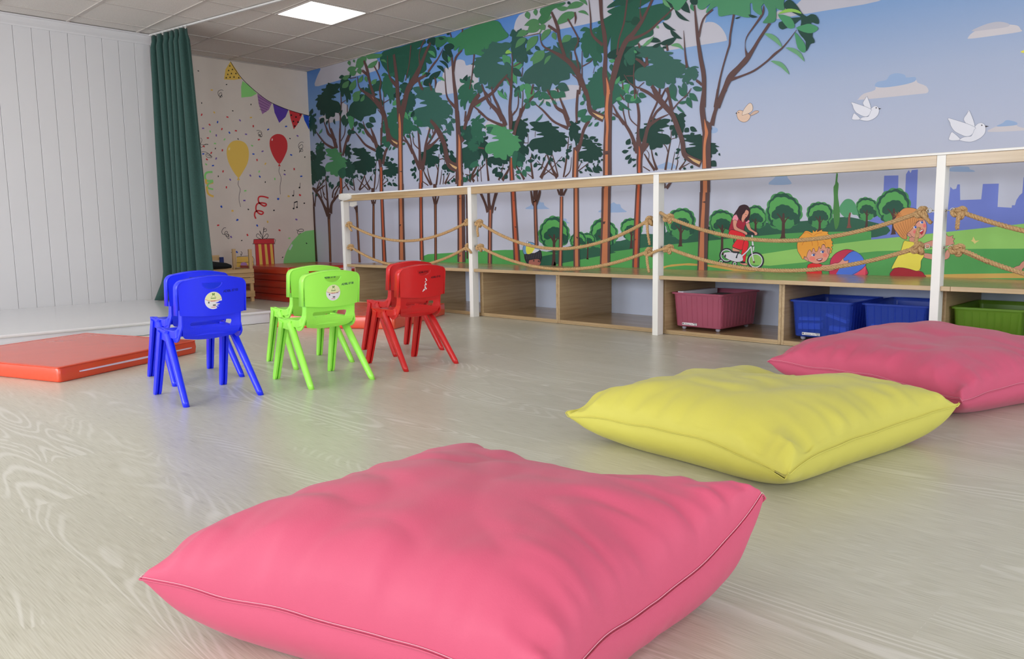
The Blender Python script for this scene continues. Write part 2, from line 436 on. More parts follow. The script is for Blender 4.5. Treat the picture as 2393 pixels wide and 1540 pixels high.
tag(m.build('curtain_track', mat('white_metal_track', rgb(208, 206, 204), .35)), 'slim white curtain track fixed across the ceiling above the green curtain', 'curtain track')

# ------------------------------------------------------------------ shelf units and fence along the mural wall
oakL, oakD = rgb(166, 138, 100), rgb(192, 166, 128)
oak_y = wood_mat('light_oak_laminate_along_wall', oakL, oakD, 1, .22)
oak_side = wood_mat('light_oak_laminate_side', oakL, oakD, 0, .4)
oak_z = wood_mat('light_oak_laminate_upright', oakL, oakD, 2, .4)
white_post = mat('white_laminate_post', rgb(236, 234, 230), .35, .4, namt=.01)
FX = 4.635; TOPX = 4.548; ZS = .405
PY = [6.80, 4.938, 3.096, 1.348, -.40]       # near faces of the five posts
PW, PD, PX = .0433, .0667, 4.534
units = []
bounds = [6.80, 5.88, 4.94, 4.083, 3.12, 2.262, 1.36, .48, -.40]
what = ['empty wooden cubby behind the red chairs', 'empty wooden cubby between the red chairs and the second white post', 'empty wooden cubby right of the second white post', 'empty wooden cubby left of the third white post', 'wooden cubby holding the pink crate, right of the third post', 'wooden cubby holding the two blue crates', 'wooden cubby holding the green crate at the right edge', 'wooden cubby beyond the right edge of the photo']
for i in range(8):
    y1, y0 = bounds[i], bounds[i+1]
    e = empty('cubby_unit', (FX, (y0+y1)/2, 0)); L = (y1-y0)/2-.0008; D = XW-FX-.002; t = .018
    tag(e, what[i], 'shelf unit', 'oak laminate cubbies along the mural wall')
    MB().box((.001, -L+t+.0005, .012), (D, L-t-.0005, .03)).build('base_board', oak_y, e, bevel=.001, seg=1)
    for s in (-1, 1):
        a, b = sorted((s*L, s*(L-t))); MB().box((0, a, .002), (D, b, ZS-.0265)).build('side_panel', oak_side if True else oak_z, e, bevel=.001, seg=1)
    MB().box((.001, -L+t+.0005, .002), (.019, L-t-.0005, .0115)).build('plinth', oak_y, e)
tops = [(6.80, 4.10), (4.099, 1.30), (1.299, -.40)]
tn = ['long oak laminate shelf top behind the first and second fence bays', 'long oak laminate shelf top behind the second and third fence bays, reflecting the mural', 'oak laminate shelf top at the right edge, starting by the last visible post']
for i, (a, b) in enumerate(tops):
    # notched round the posts
    m = MB(); ys_ = [a]
    for p in PY:
        if b < p+PW and p < a: ys_ += [min(a, p+PW+.0005), max(b, p-.0005)]
    ys_.append(b); ys_ = sorted(set(ys_), reverse=True)
    for p, q in zip(ys_, ys_[1:]):
        mid = (p+q)/2; notch = any(pp-.0006 < mid < pp+PW+.0006 for pp in PY)
        x0 = PX+PD+.001 if notch else TOPX
        m.box((x0, q, ZS-.025), (XW-.002, p, ZS))
    tag(m.build('shelf_top', oak_y, bevel=.0015, seg=2), tn[i], 'shelf top', 'shelf tops')
ZR = 1.0775
fe = empty('fence', (PX, 3.2, 0)); tag(fe, 'white post fence with an oak top rail and white cap in front of the mural', 'fence')
def fpart(m, name, mt, **k): o = m.build(name, mt, fe, **k); o.location = (-PX, -3.2, 0); return o
for p in PY: fpart(MB().box((PX, p, 0), (PX+PD, p+PW, ZR)), 'post', white_post, bevel=.0015)
pe = PY+[]
for p, q in zip(PY, PY[1:]): fpart(MB().box((PX+.001, q+PW+.0005, ZR-.056), (PX+PD-.002, p-.0005, ZR)), 'rail', oak_y, bevel=.001, seg=1)
fpart(MB().box((PX-.006, PY[-1], ZR+.0005), (PX+PD+.006, PY[0]+PW+.004, ZR+.0135)), 'cap', white_post, bevel=.003, seg=3)
steel = mat('zinc_hook', rgb(190, 185, 170), .3, .5, Metallic=1.0)
rope_m = None
def rope_mat():
    t = NT('manila_rope'); tc = t.n('ShaderNodeTexCoord')
    n = t.n('ShaderNodeTexNoise'); n.inputs['Scale'].default_value = 190; n.inputs['Detail'].default_value = 5; t.l(tc.outputs['Object'], n.inputs['Vector'])
    r = ramp(t, n.outputs[0], [(.3, rgb(160, 122, 78)), (.65, rgb(205, 170, 122))]); t.l(r.outputs[0], t.b.inputs['Base Color'])
    t.b.inputs['Roughness'].default_value = .85; t.bump(n.outputs[0], .5, .003); return t.m
rope_m = rope_mat(); RX = PX+PD*.5
def hook(y, z, s):
    m = MB(); m.cyl((RX, y, z), (RX, y+s*.022, z), .003, 8)
    m.cyl((RX, y, z), (RX, y+s*.003, z), .007, 12)
    c = Vector((RX, y+s*.034, z))
    m.tube([c+Vector((0, .012*cos(a), .012*sin(a))) for a in [2*pi*k/16 for k in range(16)]], .0024, 8, closed=True)
    fpart(m, 'eye_hook', steel, smooth=True)
def knot_path(c, ax, r, n=90, tilt=0):
    """overhand knot, long axis ax"""
    ax = ax.normalized(); b = ax.cross(Vector((1, 0, .15))).normalized(); cdir = ax.cross(b)
    P = []
    for k in range(n):
        t = 2*pi*k/n + tilt
        P.append(c + ax*(r*.62*(sin(t)+2*sin(2*t))*.55) + b*(r*.55*(cos(t)-2*cos(2*t))*.55) + cdir*(r*.9*(-sin(3*t))*.5))
    P.append(P[0]); return P
def rope(bay, yl, zl, yr, zr, low, label, tails):
    c = (Vector((RX, yl, zl))+Vector((RX, yr, zr)))/2
    e = empty('rope', (RX, (yl+yr)/2, min(zl, zr))); off = -Vector(e.location)
    tag(e, label, 'rope', 'ropes strung between the fence posts')
    zm = low; P = []; n = 260
    # quadratic through both ends and the low point
    a = (zl+zr)/2-zm
    for k in range(n+1):
        s = k/n; y = yl+(yr-yl)*s; z = zl+(zr-zl)*s-4*a*s*(1-s); P.append((RX+.004*sin(5*s), y, z))
    o = MB().strands(P, .0125, .05).build('cord', rope_m, e, smooth=True); o.location = off
    for (y, z, s, td) in ((yl, zl, 1, tails[0]), (yr, zr, -1, tails[1])):
        ax = Vector((0, -s*.9, .30))
        o = MB().strands(knot_path(Vector((RX, y+s*.008, z-.004)), ax, .029, tilt=.4*s), .0125, .05).build('knot', rope_m, e, smooth=True); o.location = off
        if td:
            b = Vector((RX-.01, y, z)); d = Vector(td); q = [b+d*(k/10)+Vector((-.012*sin(pi*k/10), 0, -.25*d.length*(k/10)**2*(1 if d.z < .1 else -0.3))) for k in range(11)]
            o = MB().strands(q, .0112, .045).build('loose_end', rope_m, e, smooth=True); o.location = off
R_ = [(0, 6.755, .797, 5.03, .79, .635, 'upper rope in the leftmost fence bay', ((0, -.05, -.05), None)),
      (0, 6.745, .575, 5.03, .585, .405, 'lower rope in the leftmost fence bay, dipping behind the red chairs', (None, (-.04, -.10, -.02))),
      (1, 4.875, .785, 3.20, .775, .578, 'upper rope in the second fence bay from the left', ((-.01, .0, -.09), (0, -.02, -.13))),
      (1, 4.87, .585, 3.20, .565, .425, 'lower rope in the second fence bay, nearly touching the shelf', (None, (-.02, -.03, -.11))),
      (2, 3.03, .79, 1.47, .79, .640, 'upper rope in front of the girl cyclist and blond boy', ((0, .07, .06), (0, -.06, -.04))),
      (2, 3.03, .588, 1.48, .602, .461, 'lower rope in front of the blond boy and beach ball', ((-.05, .13, -.012), (0, -.01, .10))),
      (3, 1.275, .788, -.31, .79, .62, 'upper rope in the fence bay at the right edge', ((0, .01, -.07), None)),
      (3, 1.275, .598, -.31, .60, .405, 'lower rope in the fence bay at the right edge', ((0, -.14, -.03), None))]
for r_ in R_:
    rope(*r_)
    b, yl, zl, yr, zr = r_[:5]
    hook(PY[b], zl+.008, -1); hook(PY[b+1]+PW, zr+.008, 1)
# cloth wrapped round the first post's head
def cloth_mat():
    t = NT('crumpled_white_cloth'); tc = t.n('ShaderNodeTexCoord')
    n = t.n('ShaderNodeTexNoise'); n.inputs['Scale'].default_value = 60; n.inputs['Detail'].default_value = 4; t.l(tc.outputs['Object'], n.inputs['Vector'])
    t.b.inputs['Base Color'].default_value = rgb(214, 210, 204); t.b.inputs['Roughness'].default_value = .85; t.bump(n.outputs[0], .8, .006); return t.m
m = MB(); ring = []
for (z, g) in ((ZR-.052, .010), (ZR-.03, .012), (ZR-.005, .010), (ZR+.012, .009), (ZR+.019, .003)):
    pts = rrect(PX-.006-g, PY[0]-.14+.07*(ZR-z > .04)-g, PX+PD+.006+g, PY[0]+PW+.004+g, .008, 3)
    ring.append([(x+.003*noise.noise((x*60, y*60, z*60)), y+.004*noise.noise((x*50, y*50+9, z*50)), z+.006*noise.noise((x*30+5, y*30, z*9))) for x, y in dense(pts, .008)[:60]])
nn = min(len(r) for r in ring); ring = [r[:nn] for r in ring]
m.rings(ring)
cw = m.build('cloth_wrapping', cloth_mat(), smooth=True); tag(cw, 'crumpled white cloth taped over the first fence post and rail end', 'cloth')
m = MB(); vs = []; 
for j in range(9):
    for i in range(9):
        u, v = i/8, j/8
        if True: vs.append((PX+PD+.003+.004*noise.noise((u*4, v*4, 1)), PY[0]-.004-.13*u, ZR-.058-.055*v*(1-.55*abs(u-.4)*1.2)+.004*noise.noise((u*5, v*3, 7))))
m.add(vs, [(j*9+i, j*9+i+1, j*9+i+10, j*9+i+9) for j in range(8) for i in range(8)])
cf = m.build('flap', MATS.get('x') or bpy.data.materials['crumpled_white_cloth'], cw, smooth=True, solid=.002)

# ------------------------------------------------------------------ crates
def plastic(name, col, alpha):
    t = NT(name); t.b.inputs['Base Color'].default_value = col; t.b.inputs['Roughness'].default_value = .3
    tr = t.n('ShaderNodeBsdfTransparent'); tr.inputs[0].default_value = tuple(c**.22 for c in col[:3])+(1,)
    tl_ = t.n('ShaderNodeBsdfTranslucent'); tl_.inputs[0].default_value = col
    m1 = t.n('ShaderNodeMixShader'); m1.inputs[0].default_value = .35; t.l(t.b.outputs[0], m1.inputs[1]); t.l(tl_.outputs[0], m1.inputs[2])
    m2 = t.n('ShaderNodeMixShader'); m2.inputs[0].default_value = alpha; t.l(m1.outputs[0], m2.inputs[1]); t.l(tr.outputs[0], m2.inputs[2])
    t.l(m2.outputs[0], t.t.nodes['Material Output'].inputs[0]); return t.m
caster_m = mat('grey_plastic_caster', rgb(165, 165, 180), .45)
label_m = mat('white_paper_label', rgb(225, 222, 225), .5); ink_m = mat('dark_print', rgb(70, 65, 75), .5)
def crate(cx, y0, y1, zb, zt, depth, mt, label, ax=0, sticker=True, group=None):
    """front face at x=cx, from y0 to y1 at the rim"""
    e = empty('storage_crate', (cx+depth/2, (y0+y1)/2, zb-.025)); tag(e, label, 'storage crate', group)
    e.rotation_euler = (0, 0, ax)
    w = (y1-y0)/2; d = depth/2; h = zt-zb; base = .025
    def prof(s, z, r): return [(x, y, z) for x, y in rrect(-d*s[0], -w*s[1], d*s[0], w*s[1], r, 4)]
    lv = [((.86, .83), 0), ((.88, .86), .004), ((.905, .885), h*.35), ((.93, .91), h*.72), ((.945, .925), h*.9), ((.955, .935), h-.006)]
    outer = [prof(s, base+z, .02) for s, z in lv]
    lip = [prof((.99, .985), base+h-.004, .022), prof((1, 1), base+h-.012, .024), prof((1, 1), base+h, .024), prof((.965, .95), base+h, .02)]
    inner = [prof((s[0]-.02, s[1]-.03), base+z+.003, .018) for s, z in lv[::-1][1:]]
    m = MB(); m.rings(outer+lip[:2]+lip[2:]+inner)
    body = m.build('body', mt, e, smooth=False, bevel=.0015, seg=1)
    # vertical ribs on the faces
    rb = MB(); n = 9
    for k in range(n):
        y = -w*.78+2*w*.78*k/(n-1)
        rb.rings([[(-d*.885-.0022, y-.0012, base+.015), (-d*.885-.0022, y+.0012, base+.015), (-d*.885+.001, y+.0012, base+.015), (-d*.885+.001, y-.0012, base+.015)],
                  [(-d*.947-.0022, y*1.06-.0012, base+h*.9), (-d*.947-.0022, y*1.06+.0012, base+h*.9), (-d*.947+.001, y*1.06+.0012, base+h*.9), (-d*.947+.001, y*1.06-.0012, base+h*.9)]])
    for k in range(11):
        x = -d*.8+2*d*.8*k/10
        rb.rings([[(x-.0012, -w*.865-.0022, base+.015), (x+.0012, -w*.865-.0022, base+.015), (x+.0012, -w*.86, base+.015), (x-.0012, -w*.86, base+.015)],
                  [(x*1.04-.0012, -w*.926-.0022, base+h*.9), (x*1.04+.0012, -w*.926-.0022, base+h*.9), (x*1.04+.0012, -w*.92, base+h*.9), (x*1.04-.0012, -w*.92, base+h*.9)]])
    rb.build('ribs', mt, e)
    for sx in (-1, 1):
        for sy in (-1, 1):
            MB().sphere((sx*d*.72, sy*w*.66, .0145), .014, sc=(1, 1.15, 1)).build('caster', caster_m, e, smooth=True)
    if sticker:
        q = MB(); xx = -d*.887-.0028; q.box((xx, w*.02, base+.012), (xx+.0008, w*.60, base+.028)); s = q.build('sticker', label_m, e)
        q = MB()
        for (a, b, z0, z1) in ((w*.54, w*.585, .016, .024), (w*.30, w*.50, .017, .020), (w*.18, w*.27, .019, .021), (w*.04, w*.16, .022, .026), (w*.04, w*.12, .014, .017)):
            q.box((xx-.0003, a, base+z0), (xx, b, base+z1))
        q.build('print', ink_m, s)
    return e
pinkP = plastic('pink_translucent_plastic', rgb(212, 122, 148), .35)
blueP = plastic('blue_translucent_plastic', rgb(76, 112, 226), .62)
greenP = plastic('green_translucent_plastic', rgb(146, 190, 70), .5)
crate(4.66, 2.675, 3.075, .055, .288, .50, pinkP, 'pink translucent plastic crate on casters in the cubby', ax=radians(-1.5))
crate(4.67, 1.848, 2.232, .055, .280, .50, blueP, 'blue translucent crate with white boxes inside, left of the pair', group='blue crates')
crate(4.67, 1.430, 1.800, .055, .284, .50, blueP, 'blue translucent crate next to the last white post, right of the pair', sticker=False, group='blue crates')
crate(4.67, .985, 1.330, .055, .290, .50, greenP, 'green translucent plastic crate at the right edge', sticker=False)
paper = mat('white_carton', rgb(225, 228, 240), .6); grey_card = mat('grey_card', rgb(130, 125, 128), .7)
def toybox(loc, dim, rot, label, m=paper, name='carton'):
    x, y, z = dim
    o = MB().box((-x/2, -y/2, -z/2), (x/2, y/2, z/2)).build(name, m, bevel=.001, seg=1); o.location = loc; o.rotation_euler = rot
    tag(o, label, 'box'); return o
toybox((4.90, 3.01, .255), (.40, .045, .075), (0, 0, radians(-4)), 'slim white box end standing in the pink crate')
toybox((4.92, 2.85, .24), (.36, .20, .045), (0, 0, 0), 'flat grey board lying in the pink crate', grey_card, 'game_board')
toybox((4.92, 2.86, .15), (.34, .24, .09), (0, 0, 0), 'white carton low in the pink crate')
toybox((4.735, 2.12, .120), (.05, .135, .035), (radians(-3), 0, 0), 'white box low at the left inside the first blue crate')
toybox((4.74, 2.12, .165), (.06, .13, .018), (radians(-3), 0, 0), 'thin white box over another at the left inside the first blue crate')
toybox((4.735, 1.955, .180), (.05, .13, .018), (radians(-17+34), 0, 0), 'white box lying askew inside the first blue crate')
toybox((4.735, 1.945, .115), (.05, .10, .03), (radians(4), 0, 0), 'white box at the bottom right inside the first blue crate')
toybox((4.74, 1.70, .14), (.05, .11, .03), (radians(5), 0, 0), 'white box inside the second blue crate')
toybox((4.74, 1.56, .13), (.05, .09, .02), (radians(-5), 0, 0), 'smaller white box inside the second blue crate')
toybox((4.76, 1.11, .13), (.08, .20, .03), (0, 0, 0), 'yellow board inside the green crate', mat('yellow_card', rgb(235, 215, 60), .6), 'game_board')

# ------------------------------------------------------------------ mats
def vinyl(name, c):
    t = NT(name); tc = t.n('ShaderNodeTexCoord'); n = t.n('ShaderNodeTexNoise'); n.inputs['Scale'].default_value = 5; n.inputs['Detail'].default_value = 3
    t.l(tc.outputs['Object'], n.inputs['Vector']); t.b.inputs['Base Color'].default_value = c; t.b.inputs['Roughness'].default_value = .27
    t.b.inputs['Coat Weight'].default_value = .3; t.b.inputs['Coat Roughness'].default_value = .25
    t.bump(n.outputs[0], .35, .012); return t.m
orange = vinyl('orange_vinyl', rgb(222, 74, 40)); redv = vinyl('red_vinyl', rgb(176, 38, 22))
zipm = mat('pale_zip', rgb(225, 205, 225), .5)
def floor_mat_pad(name, pts, h, mt, label, group=None, zip_=None, z0=0):
    """soft vinyl mat with a four-cornered outline"""
    c = sum((Vector(p) for p in pts), Vector((0, 0)))/4
    e = empty(name, (c.x, c.y, z0)); tag(e, label, 'mat', group)
    P = [Vector(p)-c for p in pts]; out = []
    r = .022
    for i in range(4):
        a, b, d = P[i-1], P[i], P[(i+1) % 4]; u = (a-b).normalized(); w = (d-b).normalized()
        for k in range(6):
            t = k/5; p = b+u*r*(1-t)**2+w*r*t*t; out.append(p)
    out = [Vector(p) for p in dense([tuple(p) for p in out], .04)]
    rings = []
    for (s, z) in ((-.006, .001), (-.001, .005), (.0, .012), (.003, h*.5), (0, h-.01), (-.003, h-.003), (-.009, h)):
        rr = []
        for k, p in enumerate(out):
            q = p.normalized(); g = s+.0025*noise.noise((p.x*14, p.y*14, z*20))
            rr.append((p.x+q.x*g, p.y+q.y*g, z))
        rings.append(rr)
    # top surface as concentric rings, a little pillowed
    for f in (.93, .8, .6, .4, .2, .05):
        rings.append([(p.x*f, p.y*f, h+.004*(1-f)+.003*noise.noise((p.x*f*5, p.y*f*5, z0*9))) for p in out])
    MB().rings(rings).build('cover', mt, e, smooth=True)
    m = MB(); R2 = [(p.x*1.0, p.y*1.0, h-.002) for p in out]; m.tube(R2, .0028, 6, closed=True); m.build('piping', mt, e, smooth=True)
    if zip_:
        i, ta, tb = zip_; a, b = P[i], P[(i+1) % 4]; d = b-a; nn = Vector((d.y, -d.x)).normalized()
        A = a+d*ta+nn*.0035; B = a+d*tb+nn*.0035; m = MB()
        q = [(A+nn*.0, .5), (A+(B-A)*.04, .7), (A+(B-A)*.5, 1), (A+(B-A)*.96, .7), (B, .4)]
        m.rings([[(p.x, p.y, h*.5-.0055*w), (p.x+nn.x*.003, p.y+nn.y*.003, h*.5-.005*w), (p.x+nn.x*.003, p.y+nn.y*.003, h*.5+.005*w), (p.x, p.y, h*.5+.0055*w)] for p, w in q])
        m.build('zip', zipm, e)
    return e
floor_mat_pad('gym_mat', [(1.222, 4.415), (2.125, 4.855), (1.80, 5.83), (.86, 5.45)], .078, orange, 'orange vinyl mat with a long pale zip lying behind the blue chairs', 'orange floor mats', (0, .12, .95))
floor_mat_pad('gym_mat', [(3.607, 4.80), (4.522, 5.285), (4.03, 6.15), (3.11, 5.66)], .098, orange, 'orange vinyl mat on the floor behind the red chairs', 'orange floor mats')
names_ = ['bottom red mat of the stack in the far corner', 'second red mat from the bottom of the corner stack', 'middle red mat of the stack of five in the corner', 'second red mat from the top of the corner stack', 'top mat of the red stack in the far corner, more orange than the others']
hz = .0728
for i in range(5):
    j = [(0, 0), (.006, -.004), (-.004, .005), (.005, .004), (-.006, -.003)][i]
    floor_mat_pad('gym_mat', [(4.298+j[0], 7.50+j[1]), (5.27, 7.49+j[1]), (5.27, 8.55), (4.298+j[0], 8.55)], hz-.0012, redv if i < 4 else vinyl('orange_red_vinyl', rgb(200, 54, 26)), names_[i], 'red mats stacked in the corner', (0, .62, .95) if i == 4 else None, i*hz)  # top mat takes a more orange vinyl

# ------------------------------------------------------------------ wooden doll beds, one upturned on the other
pine = wood_mat('pine', rgb(196, 158, 108), rgb(222, 188, 140), 0, .5, .7, .3); pine_z = wood_mat('pine_upright', rgb(200, 162, 112), rgb(224, 190, 142), 2, .5, .7, .3)
bolt_m = mat('steel_bolt', rgb(150, 150, 140), .3, Metallic=1.0)
def doll_bed(x0, x1, y0, y1, zb, zt, rails, label, legs=None):
    e = empty('doll_bed', ((x0+x1)/2, (y0+y1)/2, zb)); off = -Vector(e.location); tag(e, label, 'doll bed', 'pine doll beds')
    w, d = .036, .024
    for x in (x0, x1-w):
        for y in (y0, y1-d):
            o = MB().box((x, y, zb), (x+w, y+d, zt)).build('leg', pine_z, e, bevel=.002); o.location = off
    for (za, zc) in rails:
        for y in (y0-.0165, y1+.001):
            o = MB().box((x0-.002, y, za), (x1+.002, y+.0155, zc)).build('side_rail', pine, e, bevel=.002); o.location = off
            if y < y0 and zc > zb+.15:
                for xb in (x0+.012, x1-.014):
                    o2 = MB().sphere((xb, y-.001, (za+zc)/2), .005, 10, 6, (1, .5, 1)).build('bolt', bolt_m, e, smooth=True); o2.location = off
        for x in (x0+.004, x1-.020):
            o = MB().box((x, y0+d+.001, za), (x+.016, y1-d-.001, zc)).build('end_rail', pine, e, bevel=.002); o.location = off
    return e
doll_bed(3.58, 4.155, 7.98, 8.40, 0, .305, [(.052, .115), (.195, .255), (.262, .3045)], 'lower pine doll bed standing on the floor beside the red mats')
doll_bed(3.66, 4.150, 7.97, 8.36, .3065, .555, [(.3075, .350)], 'upper pine doll bed with bare upright legs, stacked on the lower one')
o = MB().box((-.12, -.008, 0), (.12, .008, .055)).build('pine_board', pine, bevel=.002); o.location = (3.82, 8.30, .44)
tag(o, 'pine cross board between the upright legs of the upper bed', 'board')
def rag(name, pts, label, m):
    mb = MB(); R = []
    for (x, y, z, r1, r2) in pts: R.append([(x, y+r1*cos(a), z+r2*sin(a)+.004*noise.noise((x*20, a*2, 1))) for a in [2*pi*k/16 for k in range(16)]])
    mb.rings(R); o = mb.build(name, m, smooth=True); tag(o, label, 'bag'); return o
blackc = mat('black_fabric', rgb(22, 26, 28), .8)
rag('cloth_bag', [(3.52, 8.12, .43, .02, .02), (3.56, 8.12, .44, .06, .05), (3.68, 8.12, .415, .07, .045), (3.80, 8.14, .395, .06, .04), (3.93, 8.14, .385, .06, .032), (3.985, 8.14, .375, .03, .02)], 'black cloth bag lying on the pine doll beds', blackc)
o = MB().box((-.022, -.01, 0), (.022, .01, .10)).build('cloth_strip', mat('dark_blue_fabric', rgb(35, 50, 110), .8), bevel=.004); o.location = (3.935, 8.235, .375); tag(o, 'dark blue cloth strip behind the legs of the upper doll bed', 'cloth')

# ------------------------------------------------------------------ chairs
def chair_parts(col, name, hand, sticker, seed):
    pm = mat(name+'_chair_plastic', col, .28, .5, namt=.015, bump=.03, bscale=40)
    e = empty('child_chair')
    # --- backrest shell: u across, z up
    ZB0, ZB1, HW = .385, .548, .152
    def back_y(u, z):
        lean = -.132-.11*(z-.385)
        t = abs(u)/HW
        return lean + .020*t**2.2
    out = []
    base = [(-HW, ZB0+.012), (-HW+.006, ZB0)]
    n = 16
    bl = [(-HW+.008+2*(HW-.008)*k/n, ZB0-.010*(1-(2*k/n-1)**2)) for k in range(n+1)]
    # bottom edge left->right, then right side up, rounded corner, arched top, left
    out += bl
    rc = .032
    for k in range(9):
        a = -pi/2*0 + pi/2*k/8; out.append((HW-rc+rc*cos(a), ZB1-.014-rc+rc*sin(a)))
    for k in range(1, 14):
        u = HW-rc-(2*(HW-rc))*k/14; out.append((u, ZB1-.014+.014*(1-(u/(HW-rc))**2)))
    for k in range(9):
        a = pi/2+pi/2*k/8; out.append((-HW+rc+rc*cos(a), ZB1-.014-rc+rc*sin(a)))
    hole = [(-.052, .5235), (.036, .5235)] + [(-.008+.044*cos(a), .5235-.028*sin(a)) for a in [pi*k/14 for k in range(1, 14)]]
    hole = dense(hole, .01)
    def fb(u, z, s): return (u, back_y(u, z)+(.0045 if s else 0), z)
    m = sheet(dense(out, .012), [hole], .012, fb, 0)
    m.build('backrest', pm, e, smooth=False, autos=True)
    bo = [o for o in e.children][-1]
    # rim: flange turned forwards (away from the back) round sides and top
    rim = [(-HW, ZB0)]+[p for p in out[n+1:][::-1]]+[(HW-.0, ZB0)]
    rm = MB(); R = []
    for k, (u, z) in enumerate(rim):
        a = rim[max(k-1, 0)]; b = rim[min(k+1, len(rim)-1)]; tx, tz = b[0]-a[0], b[1]-a[1]; L = hypot(tx, tz) or 1; nx, nz = -tz/L, tx/L
        yy = back_y(u, z)
        R.append([(u+nx*.001, yy-.0035, z+nz*.001), (u+nx*.0045, yy-.001, z+nz*.0045), (u+nx*.006, yy+.034, z+nz*.006), (u+nx*.003, yy+.036, z+nz*.003), (u-nx*.003, yy+.004, z-nz*.003)])
    rm.rings(R); rm.build('rim', pm, bo, smooth=True)
    # raised line round the hand hole
    lp = [(-.008+(u+.008)*1.05, z if z > .515 else z-.001) for u, z in hole]
    MB().tube([(u, back_y(u, z)-.0005, z) for u, z in lp], .0013, 6, closed=True).build('hole_edge', pm, bo, smooth=True)
    # --- lower bracket with slot
    BW = .131
    def y_e(z): return -.100-.06*(z-.33) if z > .33 else -.100+.050*((.33-z)/.068)**2
    def br_y(u, z):
        c = min(1, (u/BW)**2); t = max(0, min(1, (z-.262)/.13))
        return y_e(z)+.016*(1-c)*sin(pi*t)
    bro = [(-BW, .40), (-BW, .32)]+[(-BW+.03*(1-cos(pi/2*k/6)), .32-.045*sin(pi/2*k/6)) for k in range(1, 7)]
    bro += [(-.10+.20*k/12, .275-.010*(1-(2*k/12-1)**2)) for k in range(1, 12)]
    bro += [(BW-.03*(1-cos(pi/2*k/6)), .32-.045*sin(pi/2*k/6)) for k in range(6, 0, -1)]+[(BW, .32), (BW, .40)]
    slot = [(-.088, .352), (.078, .352)]+[(.092, .350), (.094, .342), (.086, .322)]+[(.075-.15*k/10, .322+.012*(1-(2*k/10-1)**2)) for k in range(0, 11)]+[(-.09, .330), (-.096, .342)]
    m = sheet(dense(bro, .012), [dense(slot, .01)], .012, lambda u, z, s: (u, br_y(u, z)+(.004 if s else 0), z), 0)
    m.build('back_bracket', pm, e)
    # --- side wings: sweep up from the seat side to the backrest
    for s in (-1, 1):
        prof = smoothpoly([(.128, .316), (.06, .312), (.0, .309), (-.035, .314), (-.058, .335), (-.068, .365), (-.072, .402), (-.104, .402), (-.102, .36), (-.099, .328), (-.090, .295), (-.070, .272), (-.045, .262), (-.022, .266), (-.002, .282), (.05, .286), (.12, .292)], 4)
        P = dense([tuple(p) for p in prof], .01)
        def fw(y, z, sd, s=s):
            xo = .131+.010*max(0, min(1, (.335-z)/.04)); return (s*(xo+(.0035 if sd else -.0035)), y, z)
        m = sheet(P, [], .014, fw, 0); m.build('side_wing', pm, e)
    # --- seat
    so = rrect(-.150, -.075, .150, .145, .03, 6, (.02, .02, .035, .035))
    def seat_z(x, y): return .308-.008*math.exp(-((x/.09)**2+((y-.02)/.08)**2)) - .012*max(0, (y-.10)/.045)**2 + .010*max(0, (-.03-y)/.045)**2
    m = sheet(dense(so, .016), [], .018, lambda x, y, sd: (x, y, seat_z(x, y)+(.006 if sd else 0)), 0)
    m.build('seat', pm, e)
    sk = MB(); R = []
    for (x, y) in dense(so, .016):
        z = seat_z(x, y); f = 1-.012/.15
        R.append([(x, y, z+.006), (x*1.008, y*1.008, z+.002), (x*1.004, y*1.004, z-.028), (x*f, y*f, z-.028), (x*f, y*f, z)])
    sk.rings(R, closed=True); sk.build('seat_skirt', pm, e, smooth=False)
    # --- legs
    def leg(top, foot, w, d, groove, s):
        T = Vector(top); F = Vector(foot); ax = (F-T)
        out_ = Vector((s, 0, 0)); side = ax.cross(out_).normalized(); out_ = side.cross(ax).normalized()
        m = MB()
        if not groove:                       # rounded tube
            R = []
            for t in (0, .04, .5, .95, 1.0):
                p = T+ax*t; a = w*(1-.22*t)/2; b = d*(1-.22*t)/2
                ring = [p+side*(a*cos(q))+out_*(b*sin(q)) for q in [2*pi*k/16 for k in range(16)]]
                if t == 1.0: ring = [Vector((v.x, v.y, 0)) for v in ring]
                R.append(ring)
            m.rings(R)
            return m, True
        # channel: two flat ribs with a groove between them, open towards the back
        GQ = -.45 if side.y > 0 else 0.
        GQ = .05 if side.y > 0 else -.5
        for (b0, b1, a0, a1) in ((-.5, -.13, -.5, .5), (.13, .5, -.5, .5), (-.13, .13, GQ, GQ+.45)):
            R = []
            for t in (0, .93, 1.0):
                p = T+ax*t; k = (1-.18*t); sh = .78 if t == 1.0 else 1
                ring = [p+side*(w*k*a*sh)+out_*(d*k*b) for a, b in ((a0, b0), (a1, b0), (a1, b1), (a0, b1))]
                if t == 1.0: ring = [Vector((v.x, v.y, 0)) for v in ring]
                R.append(ring)
            m.rings(R)
        return m, False
    for s in (-1, 1):
        m, sm = leg((s*.146, .040, .298), (s*.170, -.185, 0), .046, .034, False, s)
        m.build('rear_leg', pm, e, smooth=sm)
        m, sm = leg((s*.144, .105, .300), (s*.157, .190, 0), .034, .036, True, s)
        m.build('front_leg', pm, e, bevel=.0015, seg=1)
        # shoulder where both legs meet under the seat
        m = sheet(dense([(.142, .316), (.134, .270), (.118, .262), (.085, .266), (.048, .262), (.018, .286), (.010, .308)], .012), [], .016, lambda y, z, sd, s=s: (s*(.138+(.018 if sd else 0)), y, z), 0)
        m.build('leg_shoulder', pm, e, bevel=.002, seg=1)
    # --- marks
    def on_back(me_o, du, dz, sc, y_off, rot=0):
        me = me_o.data
        for v in me.vertices:
            x, y = v.co.x*sc, v.co.y*sc
            if rot: x, y = x*cos(rot)-y*sin(rot), x*sin(rot)+y*cos(rot)
            u, z = du+x, dz+y; v.co = (u, back_y(u, z)-y_off, z)
